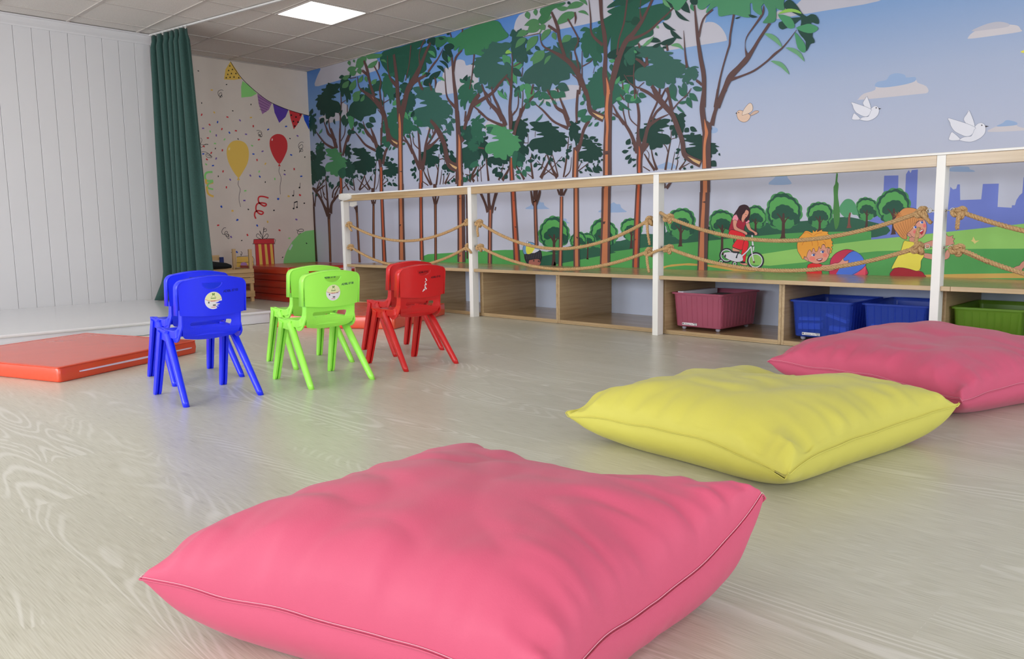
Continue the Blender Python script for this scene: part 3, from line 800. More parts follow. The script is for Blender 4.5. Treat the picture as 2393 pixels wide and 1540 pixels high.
    if hand:
        c = bpy.data.curves.new('t', 'FONT'); c.body = hand[0]; c.size = 1; c.align_x = 'CENTER'; c.offset = .008; c.resolution_u = 2; c.space_character = .92
        to = bpy.data.objects.new('t', c); COL.objects.link(to)
        dg = bpy.context.evaluated_depsgraph_get(); me = bpy.data.meshes.new_from_object(to.evaluated_get(dg)); bpy.data.objects.remove(to)
        o = bpy.data.objects.new('handwriting', me); COL.objects.link(o); o.parent = bo
        me.materials.clear(); me.materials.append(mat(name+'_pen', hand[1], .5)); me.transform(Matrix.Identity(4))
        on_back(o, .078, .478, .0150, .0012, radians(3))
    if sticker:
        white = mat('sticker_white', rgb(232, 228, 232), .35); cream = mat('sticker_cream', rgb(232, 232, 180), .35); red = mat('sticker_red', rgb(200, 40, 80), .35); grn = mat('sticker_green', rgb(96, 140, 60), .35); dk = mat('sticker_grey', rgb(90, 90, 90), .35)
        cx, cz, r = -.004, .4435, .0385
        m = MB(); m.cur = 0
        torn = sticker == 'torn'
        ang = [2*pi*k/48 for k in range(48)]
        pts = [(r*cos(a), r*sin(a)) for a in ang]
        if torn: pts = [(r*cos(a), r*sin(a)) for a in ang if not (-1.12 < (a if a < pi else a-2*pi) < -.08)]; pts = [p for p in pts]; 
        if torn:
            i = max(range(len(pts)), key=lambda k: -pts[k][1] if pts[k][0] > 0 else -9)
            up = [p for p in pts if p[1] > -.004 or p[0] < 0]
            pts = [(r*cos(a), r*sin(a)) for a in [radians(-4)+k*radians(300)/44 for k in range(45)]]
            pts += [(.010, -.026), (.026, -.028), (.014, -.022), (.030, -.016), (.008, -.012), (.026, -.006), (.020, -.004)]
        def addpoly(P, lv, mi):
            m.cur = mi
            q = sheet([tuple(p) for p in P], [], .007, lambda u, z, sd: (cx+u, back_y(cx+u, cz+z)-.0008-.00025*lv+(.0002 if sd else 0), cz+z), 0)
            m.add(q.v, q.f)
        addpoly(dense(pts, .004), 0, 0)
        up = [(r*.97*cos(a), r*.97*sin(a)) for a in [radians(12)+radians(156)*k/24 for k in range(25)]]
        low = [(-.036+.072*k/12, .0075-.010*(1-(2*k/12-1)**2)) for k in range(13)]
        addpoly(dense(up+low, .004), 1, 1)
        addpoly(low+[(x, z-.0016) for x, z in low[::-1]], 2, 2)
        for q in ([(-.014, .012), (-.005, .020), (-.006, .033), (-.0015, .033), (0, .026), (.0015, .033), (.006, .033), (.005, .020), (.014, .012), (.006, .017), (.0025, .026), (0, .021), (-.0025, .026), (-.006, .017)],):
            addpoly(q, 2, 3)
        for (a, b, c0, d0, mi) in ((-.012, .011, .012, .0088, 3), (-.012, .010, .0, -.0012, 2), (-.010, .006, -.003, -.0042, 2), (-.024, -.018, -.004, -.012, 4), (-.003, .010, -.018, -.024, 4), (-.010, .010, -.0285, -.0305, 2), (.016, .028, -.001, -.003, 4)):
            if torn and a > .01: continue
            addpoly([(a, d0), (b, d0), (b, c0), (a, c0)], 3, mi)
        m.build('sticker', [white, cream, red, grn, dk], bo)
    return e
def place(e, x, y, rz, label, group):
    e.location = (x, y, 0); e.rotation_euler = (0, 0, rz); tag(e, label, 'chair', group); return e
G_ = 'small plastic chairs in two rows'
CH = [('blue', rgb(24, 44, 250), ('ADBIL 07 03', rgb(10, 12, 110)), 'torn', (1.588, 3.545, -2.0), 'front blue plastic child chair with a torn round sticker', None),
      ('blue', None, None, None, (1.754, 4.048, -2.5), 'rear blue plastic child chair, mostly hidden behind its twin', 0),
      ('green', rgb(164, 246, 88), ('ADBIL 07 08', rgb(20, 40, 90)), 'whole', (2.150, 3.465, -2.0), 'front lime green child chair with a whole round sticker', None),
      ('green', None, None, None, (2.398, 3.998, -5), 'rear lime green child chair, half hidden behind the front one', 0),
      ('red', rgb(205, 28, 30), ('ADBIL 07 03', rgb(40, 10, 30)), None, (2.737, 3.497, -2.0), 'front red child chair with white sticker scraps on its back', None),
      ('red', None, None, None, (3.014, 3.938, -4), 'rear red child chair, half hidden behind the front one', 0)]
for i, (nm, col, hand, stk, (x, y, r), lb, _) in enumerate(CH):
    if col: e = chair_parts(col, nm, hand, stk, i)
    else:
        e = chair_parts(CH[i-1][1], nm, CH[i-1][2] if nm != 'blue' else None, None, i)
    place(e, x, y, radians(r), lb, G_)
    if nm == 'red' and col:                   # scraps of a torn-off sticker
        bo = [o for o in e.children if o.name.startswith('backrest')][0]; m = MB(); random.seed(3)
        for (u, z) in ((.036, .492), (.041, .484), (.034, .476), (.037, .466), (.034, .458), (.040, .461), (.034, .448), (.037, .444), (.032, .439), (.041, .438), (.028, .433), (.022, .428)):
            w, h, a = random.uniform(.003, .008), random.uniform(.0015, .004), random.uniform(-.9, .9)
            P = [(-w, -h), (w*.4, -h*1.2), (w, h*.2), (w*.1, h), (-w*.7, h*.8)]
            P = [(u+p*cos(a)-q*sin(a), z+p*sin(a)+q*cos(a)) for p, q in P]
            m.add([(p-.03, -.132-.11*(q-.015-.385)+.020*(abs(p-.03)/.152)**2.2-.0015, q-.015) for p, q in P], [(0, 1, 2, 3, 4)])
        m.build('sticker_scraps', mat('sticker_white', rgb(232, 228, 232), .35), bo)

# ------------------------------------------------------------------ floor cushions
def fabric(name, c):
    t = NT(name); tc = t.n('ShaderNodeTexCoord')
    w = t.n('ShaderNodeTexNoise'); w.inputs['Scale'].default_value = 420; w.inputs['Detail'].default_value = 2; t.l(tc.outputs['Object'], w.inputs['Vector'])
    n = t.n('ShaderNodeTexNoise'); n.inputs['Scale'].default_value = 3; t.l(tc.outputs['Object'], n.inputs['Vector'])
    mx = t.n('ShaderNodeMix', data_type='RGBA'); mx.inputs[6].default_value = tuple(q*.94 for q in c[:3])+(1,); mx.inputs[7].default_value = c
    t.l(n.outputs[0], mx.inputs[0]); t.l(mx.outputs[2], t.b.inputs['Base Color'])
    t.b.inputs['Roughness'].default_value = .62; t.b.inputs['Specular IOR Level'].default_value = .35; t.b.inputs['Sheen Weight'].default_value = .12
    t.bump(w.outputs[0], .12, .0015); return t.m
def cushion(cor, H, label, mt, thread, lumps, seed, group, zmid=.110, bow=.045, pinch=.05):
    """cor: four seam corners (x, y, z) in order; H: loft above the seam"""
    P = [Vector(p) for p in cor]; c = sum(P, Vector())/4; c.z = 0
    e = empty('floor_cushion', tuple(c)); tag(e, label, 'floor cushion', group)
    N = 110
    def seamz(u, v):
        z = (1-u)*(1-v)*P[0].z+u*(1-v)*P[1].z+u*v*P[2].z+(1-u)*v*P[3].z
        eu = 4*u*(1-u); ev = 4*v*(1-v)
        k = max(0., 1-(abs(2*u-1)*abs(2*v-1))**1.4)
        return z*(1-k)+zmid*k
    def plan(u, v):
        a = 2*u-1; b = 2*v-1
        # edges draw in between the corners
        uu = .5+.5*a*(1-bow*2*(1-b**2)**1.0-.0); vv = .5+.5*b*(1-bow*2*(1-a**2))
        p = P[0]*(1-uu)*(1-vv)+P[1]*uu*(1-vv)+P[2]*uu*vv+P[3]*(1-uu)*vv
        return p.x-c.x, p.y-c.y
    def edge(u, v): return min(u, 1-u), min(v, 1-v)
    def prof(u, v):
        a = abs(2*u-1); b = abs(2*v-1)
        f = (1-a**4)*(1-b**4)
        return max(0, f)**.42
    def pleat(u, v, sgn):
        """gathers running in from the seam"""
        a = 2*u-1; b = 2*v-1; du, dv = edge(u, v); w = 0
        for d, s, o in ((du, v, 0 if a < 0 else 20), (dv, u, 40 if b < 0 else 60)):
            fall = math.exp(-(d/.085)**1.0)*min(1, d/.012)
            w += fall*(.45-1.9*abs(noise.noise((s*8+o+seed, seed*3.1, d*2.5)))+.5*noise.noise((s*21+o, seed+4.2, d*3)))
        return w
    vt = []; vb = []
    for j in range(N+1):
        for i in range(N+1):
            # denser towards the edges
            u = .5-.5*cos(pi*i/N); v = .5-.5*cos(pi*j/N)
            x, y = plan(u, v); zs = seamz(u, v)+.008*noise.noise((u*6+seed, v*6, 2))
            f = prof(u, v)
            lump = 1+sum(q[2]*math.exp(-(((u-q[0])/q[3])**2+((v-q[1])/q[3])**2)) for q in lumps)
            lump += .10*noise.noise((u*2.3+seed, v*2.3, .3))
            z = zs+H*f*lump+.028*pleat(u, v, 1)+.006*noise.noise((u*7+seed, v*7, 1))*f
            # a few long soft creases across the top
            z += -.007*f*(1-abs(noise.noise((u*3.1+v*2.0+seed, u*1.3-v*3.5, 5)))*4 if abs(noise.noise((u*3.1+v*2.0+seed, u*1.3-v*3.5, 5))) < .25 else 0)
            vt.append((x, y, z))
            g = min(1, prof(u, v)*1.35); a = 2*u-1; b = 2*v-1
            zb = zs*(1-g)+.001*g; zb = max(.001, zb+.010*pleat(1-u, v, -1)*(1-g))
            # the bottom tucks in
            k = 1+.020*sin(pi*min(1, g*1.15))*(1-(abs(a)*abs(b))**3)
            vb.append((x*k, y*k, zb))
    n1 = N+1; idx = {}; vs = list(vt); bi = []
    for j in range(n1):
        for i in range(n1):
            if i in (0, N) or j in (0, N): bi.append(j*n1+i)
            else: bi.append(len(vs)); vs.append(vb[j*n1+i])
    fs = []
    for j in range(N):
        for i in range(N):
            a, b, cc, d = j*n1+i, j*n1+i+1, (j+1)*n1+i+1, (j+1)*n1+i
            fs.append((a, b, cc, d)); fs.append((bi[d], bi[cc], bi[b], bi[a]))
    MB().add(vs, fs).build('cover', mt, e, smooth=True)
    # seam ridge with its thread
    loop = [vt[i] for i in range(N+1)]+[vt[j*n1+N] for j in range(1, n1)]+[vt[N*n1+i] for i in range(N-1, -1, -1)]+[vt[j*n1] for j in range(N-1, 0, -1)]
    lp = [Vector(p) for p in loop]
    out = []
    for p in lp: q = Vector((p.x, p.y, 0)).normalized(); out.append(p+q*.0035)
    MB().tube(out, .0024, 6, closed=True, sy=.6).build('seam', mt, e, smooth=True)
    out = []
    for p in lp: q = Vector((p.x, p.y, 0)).normalized(); out.append(p+q*.0022+Vector((0, 0, .0050)))
    MB().tube(out, .00045, 5, closed=True).build('stitching', thread, e, smooth=True)
    return e
pinkF = fabric('pink_canvas', rgb(206, 84, 116)); yelF = fabric('yellow_canvas', rgb(206, 199, 88))
th = mat('pale_pink_thread', rgb(236, 190, 202), .7); thy = mat('yellow_thread', rgb(228, 215, 110), .7)
CG = 'large canvas floor cushions'
A = onz(330, 1353, .125); B = onz(1784, 1166, .215); C_ = onz(1290, 1640, .10)
cushion([tuple(A), tuple(C_), tuple(B), (*onz(1040, 1064, .17).xy, .12)], .150, 'big pink floor cushion nearest the camera', pinkF, th, [(.5, .5, .1, .5)], 1.3, CG)
A = onz(1324, 965, .10); B = onz(2240, 943, .135); C_ = onz(1842, 1106, .09)
cushion([tuple(A), tuple(C_), tuple(B), (*onz(1745, 853, .17).xy, .10)], .120, 'yellow floor cushion between the two pink ones', yelF, thy, [(.32, .82, -.38, .15), (.05, .8, .1, .2)], 4.7, CG)
A = onz(1795, 846, .10); C_ = onz(2248, 940, .085); 
cushion([tuple(A), tuple(C_), (4.10, .50, .1), (*onz(2070, 768, .17).xy, .10)], .135, 'pink floor cushion behind the yellow one, cut by the right edge', pinkF, th, [(.45, .75, .25, .3)], 8.1, CG)
# ------------------------------------------------------------------ printed mural on wall_right and painted party wall
CR = dict(A=(715,130,7.7), B=(715,300,7.7), C=(940,60,7), D=(940,260,7), E=(1180,0,7), F=(1180,210,7), G=(1400,0,6.697), H=(1400,210,6.697), I=(1620,0,6.159),
          J=(720,430,6.297), K=(1100,440,7.335), L=(1340,440,7.335), M=(1630,450,7.7), N=(1830,440,7), O=(2040,380,5.5), Q=(2190,380,5.5), R=(1700,0,3.4228), P=(0,0,1.),
          U=(0,0,2.961), V=(480,440,7.7))
def pp(crop, s, n=2):
    ox, oy, k = CR[crop]; out = []
    for w in s.split():
        q = [float(t) for t in w.split(',')]; r = [ox+q[0]/k, oy+q[1]/k]
        if n == 3: r.append((q[2] if len(q) > 2 else 10)/k)
        out.append(tuple(r))
    return out
def clip(poly, axis, lim, keep_less):
    out = []; n = len(poly)
    for i in range(n):
        a, b = poly[i], poly[(i+1) % n]; ia = (a[axis] <= lim) == keep_less or a[axis] == lim; ib = (b[axis] <= lim) == keep_less or b[axis] == lim
        if ia: out.append(a)
        if ia != ib:
            t = (lim-a[axis])/(b[axis]-a[axis]); out.append(tuple(a[k]+(b[k]-a[k])*t for k in range(2)))
    return out
class Paint:
    def __init__(s, proj, emit, lims, step):
        s.proj = proj; s.emit = emit; s.lims = lims; s.step = step; s.lv = 0; s.last = None; s.m = MB(); s.mats = []; s.idx = {}; s.nrm = None
    def mat(s, c):
        if c not in s.idx:
            s.idx[c] = len(s.mats)
            s.mats.append(c if not isinstance(c, tuple) else mat('print_%d_%d_%d' % c, rgb(*c), .55, .3, namt=.03, nscale=2))
        return s.idx[c]
    def wall(s, P, c):
        """P in wall coordinates (along, z)"""
        for ax, lim, less in s.lims:
            P = clip(P, ax, lim, less)
            if len(P) < 3: return
        q = [P[0]]
        for p in P[1:]:
            if abs(p[0]-q[-1][0])+abs(p[1]-q[-1][1]) > 2e-4: q.append(p)
        if len(q) < 3: return
        s.m.cur = s.mat(c)
        tr = geometry.tessellate_polygon([[Vector((p[0], p[1], 0)) for p in q]])
        s.m.add([s.emit(p[0], p[1], s.lv*s.step) for p in q], tr)
    def poly(s, P, c): s.lv += 1; s.wall([s.proj(*p) for p in P], c)
    def stroke(s, P, c, sm=4):
        """P (x, y, width) in photograph pixels"""
        s.lv += 1
        W_ = []
        for (x, y, w) in P:
            a = s.proj(x-w/2, y); b = s.proj(x+w/2, y); W_.append((*s.proj(x, y), abs(a[0]-b[0])*.93))
        V = smoothpoly([Vector(p) for p in W_], sm, closed=False) if len(W_) > 2 else [Vector(p) for p in W_]
        n = len(V); L = []; R = []
        for i in range(n):
            a = V[max(i-1, 0)]; b = V[min(i+1, n-1)]; d = Vector((b.x-a.x, b.y-a.y)); d = d.normalized() if d.length > 1e-9 else Vector((0, 1)); w = V[i].z/2
            L.append((V[i].x-d.y*w, V[i].y+d.x*w)); R.append((V[i].x+d.y*w, V[i].y-d.x*w))
        for i in range(n-1): s.wall([L[i], L[i+1], R[i+1], R[i]], c)
    def line(s, P, c, w, closed=False):
        q = list(P)+([P[0]] if closed else []); s.stroke([(x, y, w) for x, y in q], c, 3)
    def build(s, name, parent=None):
        return s.m.build(name, s.mats, parent)
def onmural(x, y): p = onx(x, y, XW); return (p.y, p.z)
MU = Paint(onmural, lambda a, z, d: (XW-.0006-d, a, z), [(0, 8.572, True), (0, Y0+.002, False), (1, 2.604, True), (1, .3665, False)], .000006)
def sky_mat():
    t = NT('print_sky'); tc = t.n('ShaderNodeTexCoord'); sp = t.n('ShaderNodeSeparateXYZ'); t.l(tc.outputs['Object'], sp.inputs[0])
    mr = t.n('ShaderNodeMapRange'); mr.inputs[1].default_value = .5; mr.inputs[2].default_value = 2.6; t.l(sp.outputs[2], mr.inputs[0])
    r = ramp(t, mr.outputs[0], [(0, rgb(196, 198, 214)), (.3, rgb(188, 192, 212)), (.55, rgb(168, 180, 208)), (.8, rgb(116, 154, 204)), (1, rgb(82, 130, 200))])
    t.l(r.outputs[0], t.b.inputs['Base Color']); t.b.inputs['Roughness'].default_value = .5; t.b.inputs['Specular IOR Level'].default_value = .3
    n = t.n('ShaderNodeTexNoise'); n.inputs['Scale'].default_value = 300; t.l(tc.outputs['Object'], n.inputs['Vector']); t.bump(n.outputs[0], .08, .001); return t.m
SKY = sky_mat()
MU.wall([(Y0, .36), (8.6, .36), (8.6, 2.7), (Y0, 2.7)], SKY)
def sm(P, n=3): return [tuple(p) for p in smoothpoly([Vector(p) for p in P], n)]
def GP(crop, s, c, smooth=3): P = pp(crop, s); MU.poly(sm(P, smooth) if smooth else P, c)
def GS(crop, s, c): MU.stroke(pp(crop, s, 3), c)
# colours of the print
BR = (92, 66, 64); BR2 = (84, 58, 52); OR = (196, 122, 84); RO = (190, 92, 58); TN = (208, 172, 122)
DG = (24, 62, 54); D2 = (34, 76, 66); D3 = (50, 94, 84); MG = (48, 104, 82); M2 = (44, 98, 78); BG = (74, 142, 96); LG = (80, 132, 88); LG2 = (96, 152, 104); YG = (140, 190, 84)
CL = (188, 186, 198); CL2 = (206, 200, 206); CLB = (150, 174, 212)
# clouds
GP('A', '290,180 265,245 200,380 165,550 400,500 650,430 1000,345 1200,290 1300,245 1320,180 1300,100 1100,-40', CL)
GP('A', '230,1120 380,1215 540,1180 690,1150 770,1100 760,930 690,860 620,850 500,1000', CL)
GP('C', '560,1140 530,1080 540,990 600,910 640,895 690,700 760,690 850,610 900,560 960,555 1020,580 1045,650 1120,635 1190,660 1240,800 1220,1040 930,1090 700,1125', CL)
GP('C', '1480,990 1500,940 1550,930 1555,960 1520,990', CL)
GP('E', '310,210 220,270 165,380 150,540 250,610 500,570 900,480 1300,400 1560,335 1750,240 1800,80 1740,-20 1500,-100 900,-60', CL)
GP('G', '560,700 560,840 1040,795 1530,715 1960,645 1998,610 1970,520 1900,420 1800,352 1700,343 1660,350 1690,200 1660,60 1500,-60 1100,-60 1050,300 860,420', CL)
GP('F', '560,170 620,212 700,215 900,180 1180,130 1240,60 1240,-60 1040,-80 880,-60 700,60', CL)
GP('D', '380,300 470,230 560,240 560,290', CL); GP('D', '1330,270 1420,150 1560,200 1600,260 1400,320', CL); GP('D', '1700,270 1800,190 1960,120 1960,250', CL)
GP('R', '395,152 400,90 560,30 700,-60 1300,-80 1206,10 800,82 560,122', CL)
GP('R', '1925,300 1960,262 2050,212 2130,182 2190,178 2250,195 2320,205 2345,235 2340,255 2100,290 1940,310', CL2)
GP('R', '1950,250 2050,200 2130,178 2190,175 2250,190 2240,215 2100,235', CL, 3)
GP('R', '1050,790 1090,750 1180,720 1190,670 1270,640 1300,600 1360,585 1420,600 1430,620 1500,615 1520,660 1590,690 1603,740 1500,755 1080,797', CL2)
GP('R', '1180,690 1200,655 1270,640 1300,600 1360,585 1420,600 1430,620 1500,615 1500,650 1400,680 1250,700', CLB)
GP('R', '2085,1055 2150,1012 2200,985 2230,962 2270,965 2310,980 2320,1010 2400,1030 2400,1042', CL2); GP('R', '2150,1010 2200,985 2230,962 2270,965 2315,980 2310,1000 2220,1010', CLB)
for crop, s in (('K', '945,355 1020,300 1040,270 1110,265 1140,225 1180,215 1200,240 1250,245 1262,290 1310,330 1330,355'), ('K', '1530,590 1560,560 1590,520 1640,525 1650,570 1700,600'),
                ('L', '430,410 560,330 640,270 690,240 740,270 800,275 820,330 870,370 890,410'), ('R', '330,1475 380,1420 400,1380 470,1385 480,1420 505,1450 500,1475'),
                ('Q', '130,110 170,70 240,50 400,55 420,85 470,100 460,120'), ('H', '900,1230 930,1180 1010,1150 1060,1125 1110,1140 1180,1170 1200,1230'), ('H', '1600,600 1700,590 1830,590 1860,640 1800,680 1650,650')): GP(crop, s, CLB)
# skyline
BLU = (112, 128, 208)
GP('O', '-330,830 -330,1010 0,995 1100,880 1100,760 575,700 558,600 578,88 500,96 485,135 460,96 425,150 405,640 320,640 328,165 145,168 125,640 -130,790', BLU, 0)
GP('Q', '-400,800 -400,900 1800,880 1800,400 1600,400 1600,250 1400,250 1400,420 1250,410 1250,330 1130,180 1112,190 1095,390 1060,420 1020,480 1000,548 962,548 958,580 777,570 793,270 588,275 567,472 297,482 293,280 262,280 245,335 205,345 170,310 130,670 105,665 95,640 -100,640', BLU, 0)
# ground of the print
HIL = (44, 96, 74); GR = (84, 162, 86); GR2 = (104, 176, 90); LGT = (148, 204, 106); SAND = (208, 168, 88)
GP('P', '1180,590 1260,592 1345,572 1400,566 1450,563 1470,556 1500,547 1525,547 1552,548 1560,540 1600,538 1640,530 1700,528 1790,520 1850,518 1895,515 1958,508 1990,508 2040,519 2075,530 2072,548 1990,560 1700,580 1400,620 1200,625', HIL, 2)
GP('P', '980,660 985,600 1000,594 1100,588 1180,584 1250,584 1290,590 1340,600 1400,592 1540,574 1700,558 1830,546 1900,542 1990,541 2036,541 2036,665 2400,668 2400,700 980,690', GR, 0)
GP('P', '1262,600 1330,590 1400,585 1440,590 1360,606 1265,624 1240,625', HIL, 2)
GP('P', '1745,560 1830,556 1900,552 2036,560 2400,525 2900,500 2900,700 1700,700 1700,600', GR, 0)
GP('P', '1740,600 1850,583 2036,560 2060,558 2250,538 2400,522 2900,480 2900,590 2400,581 2200,582 2050,587 2000,592 1880,613 1800,621 1735,617', LGT, 0)
GP('P', '1200,650 1500,648 1530,627 1570,618 1610,615 1700,622 1780,637 1740,637 1650,622 1600,620 1560,624 1540,632 1530,652', SAND, 0)
GP('P', '2160,642 2250,640 2400,638 2900,630 2900,650 2160,650', SAND, 0)
def scal(cx, cy, rx, ry, n, amp, a0=0, a1=2*pi, seed=0):
    P = []; m = n*6
    for k in range(m+1):
        a = a0+(a1-a0)*k/m; r = 1+amp*abs(sin(pi*(k/6.)))+.05*sin(3*a+seed); P.append((cx+rx*r*cos(a), cy+ry*r*sin(a)))
    return P
PG1 = (72, 146, 84); PG2 = (88, 166, 88); PD = (34, 84, 66); PTR = (78, 52, 48)
def park(cx, cy, r, yb, fl=1, seed=0):
    MU.poly(scal(cx, cy, r*.96, r*.98, 13, .07, seed=seed), PG1)
    # dark crescent
    MU.poly(scal(cx, cy-r*.05, r*.86, r*.86, 11, .08, seed=seed), PD)
    MU.poly(scal(cx-fl*r*.02, cy-r*.02, r*.76, r*.74, 11, .07, seed=seed+1), PG2)
    MU.poly(scal(cx-fl*r*.35, cy+r*.62, r*.36, r*.22, 6, .1), PD)
    MU.poly(scal(cx+fl*r*.62, cy+r*.42, r*.26, r*.30, 6, .1), PD)
    MU.poly(scal(cx, cy+r*.55, r*.56, r*.38, 8, .06), PG1)
    MU.poly(scal(cx+fl*r*.02, cy+r*.02, r*.50, r*.36, 9, .1, seed=seed), PD)
    MU.poly(scal(cx-fl*r*.42, cy+r*.18, r*.22, r*.24, 6, .1), PD); MU.poly(scal(cx+fl*r*.42, cy+r*.22, r*.22, r*.24, 6, .1), PD)
    w = max(2.2, r*.17)
    MU.stroke([(cx+.3, cy+r*.1, w*.6), (cx, cy+r*.5, w), (cx-.3, (cy+yb)/2+r*.3, w*1.1), (cx-1, yb-r*.08, w*1.5), (cx-1, yb, w*2.4)], PTR)
    MU.stroke([(cx-r*.35, cy+r*.12, w*.3), (cx-r*.18, cy+r*.3, w*.4), (cx, cy+r*.62, w*.7)], PTR); MU.stroke([(cx+r*.3, cy+r*.3, w*.3), (cx+r*.15, cy+r*.45, w*.4), (cx, cy+r*.7, w*.7)], PTR)
for q in ((1410, 546, 34, 610, -1, 1), (1374, 562, 18, 605, 1, 2), (1352, 562, 20, 606, 1, 5), (1476, 535, 26, 580, 1, 3), (1591, 522, 36, 576, 1, 4), (1295, 544, 37, 619, 1, 0), (1688, 522, 32, 594, 1, 2), (1766, 508, 27, 547, -1, 6),
          (1831, 494, 43, 557, 1, 1), (1916, 502, 31, 541, -1, 3), (2026, 488, 27, 531, 1, 2), (2089, 483, 42, 548, 1, 5)): park(*q)
GP('N', '915,330 950,260 1010,190 1075,172 1140,200 1190,270 1215,360 1230,430 1140,430 1120,390 1090,440 1040,480 980,450 930,390', (84, 156, 110)); GS('N', '1100,400,30 1085,470,36 1080,580,44 1080,650,90', (128, 76, 66))
GP('R', '872,1390 884,1395 880,1450 890,1475 884,1560 894,1640 900,1720 890,1800 868,1836 856,1800 846,1700 852,1600 849,1500 862,1470', (72, 132, 68))
GP('L', '1548,560 1570,620 1582,780 1548,800', PD)
# ---- figures
SK = (226, 158, 136); SK2 = (214, 150, 132); INK = (50, 40, 46)
def fig(crop, s, c, w=1.1, ol=INK, n=3):
    P = sm(pp(crop, s), n) if n else pp(crop, s); MU.poly(P, c)
    if w: MU.line(P[::2] if len(P) > 24 else P, ol, w, True)
def disc(crop, x, y, r, c, ry=None, n=20, w=0):
    ox, oy, k = CR[crop]; ry = ry or r; P = [(ox+(x+r*cos(2*pi*i/n))/k, oy+(y+ry*sin(2*pi*i/n))/k) for i in range(n)]; MU.poly(P, c)
    if w: MU.line(P, INK, w, True)
def ring(crop, x, y, r, c, w):
    ox, oy, k = CR[crop]; MU.line([(ox+(x+r*cos(2*pi*i/28))/k, oy+(y+r*sin(2*pi*i/28))/k) for i in range(28)], c, w, True)
WH = (224, 222, 234); TY = (46, 46, 56)
# girl on the bicycle
ring('M', 525, 1130, 118, TY, 3.6); ring('M', 525, 1130, 100, WH, 1.8)
ring('M', 425, 1240, 38, TY, 2.6); ring('M', 425, 1240, 24, WH, 1.4); ring('M', 670, 1280, 40, TY, 2.6); ring('M', 670, 1280, 26, WH, 1.4)
fig('M', '880,840 920,900 915,980 880,1080 860,1240 815,1235 790,1110 815,990 825,900', (232, 40, 52), .9)
fig('M', '765,1275 800,1260 890,1275 895,1305 840,1310', SK, .7); fig('M', '780,1245 850,1240 860,1270 790,1272', TY, 0)
fig('M', '560,790 720,800 715,830 600,815', TY, 0); GS('M', '660,820,22 655,900,18', TY)
fig('M', '470,1105 500,1078 600,1070 720,1090 790,1110 815,1160 820,1220 740,1250 640,1235 540,1195 480,1150', WH, .9)
fig('M', '580,680 640,670 760,700 850,740 860,790 830,900 800,1030 720,1010 630,970 690,870 710,810 570,770', (234, 42, 54), .9)
fig('M', '630,1000 660,1000 760,1040 765,1060 700,1060 640,1050', SK, .7); fig('M', '640,1055 750,1065 745,1090 640,1085', TY, 0); GS('M', '735,1090,20 715,1130,20 700,1180,30', TY)
disc('M', 500, 1140, 16, (70, 66, 72), 28)
ring('M', 1048, 1225, 140, TY, 3.8); ring('M', 1048, 1225, 118, WH, 2.0)
GS('M', '965,970,30 890,1060,30 800,1145,34', INK); GS('M', '965,970,22 890,1060,22 800,1145,26', WH)
GS('M', '985,765,28 990,860,26 1000,960,34', WH); GS('M', '965,965,26 980,1080,24 1015,1240,22', WH); GS('M', '1015,965,26 1005,1050,20', WH); disc('M', 1018, 1250, 20, (110, 90, 70))
GS('M', '960,960,16 1000,962,16 1025,965,14', TY)
GS('M', '830,730,40 930,735,46 1040,745,50 1095,740,40', TY)
fig('M', '870,560 930,540 960,640 1040,700 1075,720 1075,760 1030,765 1020,725 930,680 890,620', SK, .7)
fig('M', '865,520 900,490 935,500 935,530 880,560', (240, 150, 170), .7)
fig('M', '640,440 720,400 800,470 850,480 870,560 840,640 840,690 740,690 620,665 565,690 590,580', (170, 40, 62), .9)
fig('M', '640,490 700,470 720,520 700,600 760,650 870,700 900,740 880,765 840,740 780,710 670,670 645,600', SK, .8)
fig('M', '630,470 660,410 710,405 740,450 720,510 680,490 640,500', (240, 150, 170), .7)
fig('M', '800,450 800,400 830,350 880,310 925,340 915,400 880,450 850,480 820,540 790,480', SK, .7)
fig('M', '640,420 720,300 760,240 840,215 910,240 950,310 950,400 920,490 870,530 860,480 900,420 925,350 880,305 850,360 815,400 800,450 780,510 730,450 700,390', (56, 30, 38), 0)
GS('M', '860,395,6 885,400,6', INK); GS('M', '862,440,10 882,442,8', (190, 50, 50))
# blond boy with ball
fig('N', '770,1250 790,1150 870,1060 980,1010 1070,1000 1180,1030 1280,1100 1340,1200 1360,1300 1345,1440 800,1440', (200, 52, 84), 1.1)
GP('N', '1000,1140 1080,1060 1160,1025 1270,1090 1330,1180 1350,1260 1280,1330 1130,1420 880,1420 920,1320 960,1200', (80, 122, 226)); MU.line(pp('N', '1000,1140 1080,1060 1160,1025'), INK, .9); MU.line(pp('N', '1350,1260 1280,1330 1130,1415'), INK, .9)
GP('N', '1355,1265 1345,1430 1130,1430 1280,1340', (236, 88, 108), 0)
fig('N', '385,1440 400,1330 400,1270 440,1235 520,1225 640,1250 630,1330 620,1440', (226, 46, 46), 1)
fig('N', '640,1255 740,1255 850,1225 920,1215 985,1140 1000,1190 1080,1175 1060,1210 1095,1220 1050,1250 1020,1270 900,1310 780,1350 620,1340', SK, .9)
fig('N', '390,1180 350,1130 330,1050 400,960 560,900 700,940 750,1000 760,1080 740,1130 700,1190 620,1220 540,1235 460,1210', SK, .9)
fig('N', '725,1000 770,980 775,1040 750,1080', SK2, .7); fig('N', '340,1140 390,1130 420,1190 380,1180', SK2, .7)
fig('N', '270,800 330,740 360,700 420,700 480,730 490,680 520,710 570,670 560,710 650,670 640,700 740,710 730,740 790,780 800,820 790,850 820,880 800,900 820,940 790,960 810,990 790,1020 800,1050 760,1060 775,1000 740,960 700,980 680,920 640,930 620,1000 590,950 570,1020 530,1040 500,970 470,1050 440,1000 400,1060 380,1130 350,1110 330,1170 290,1110 260,1060 240,1020 230,940 240,880', (240, 166, 62), .9)
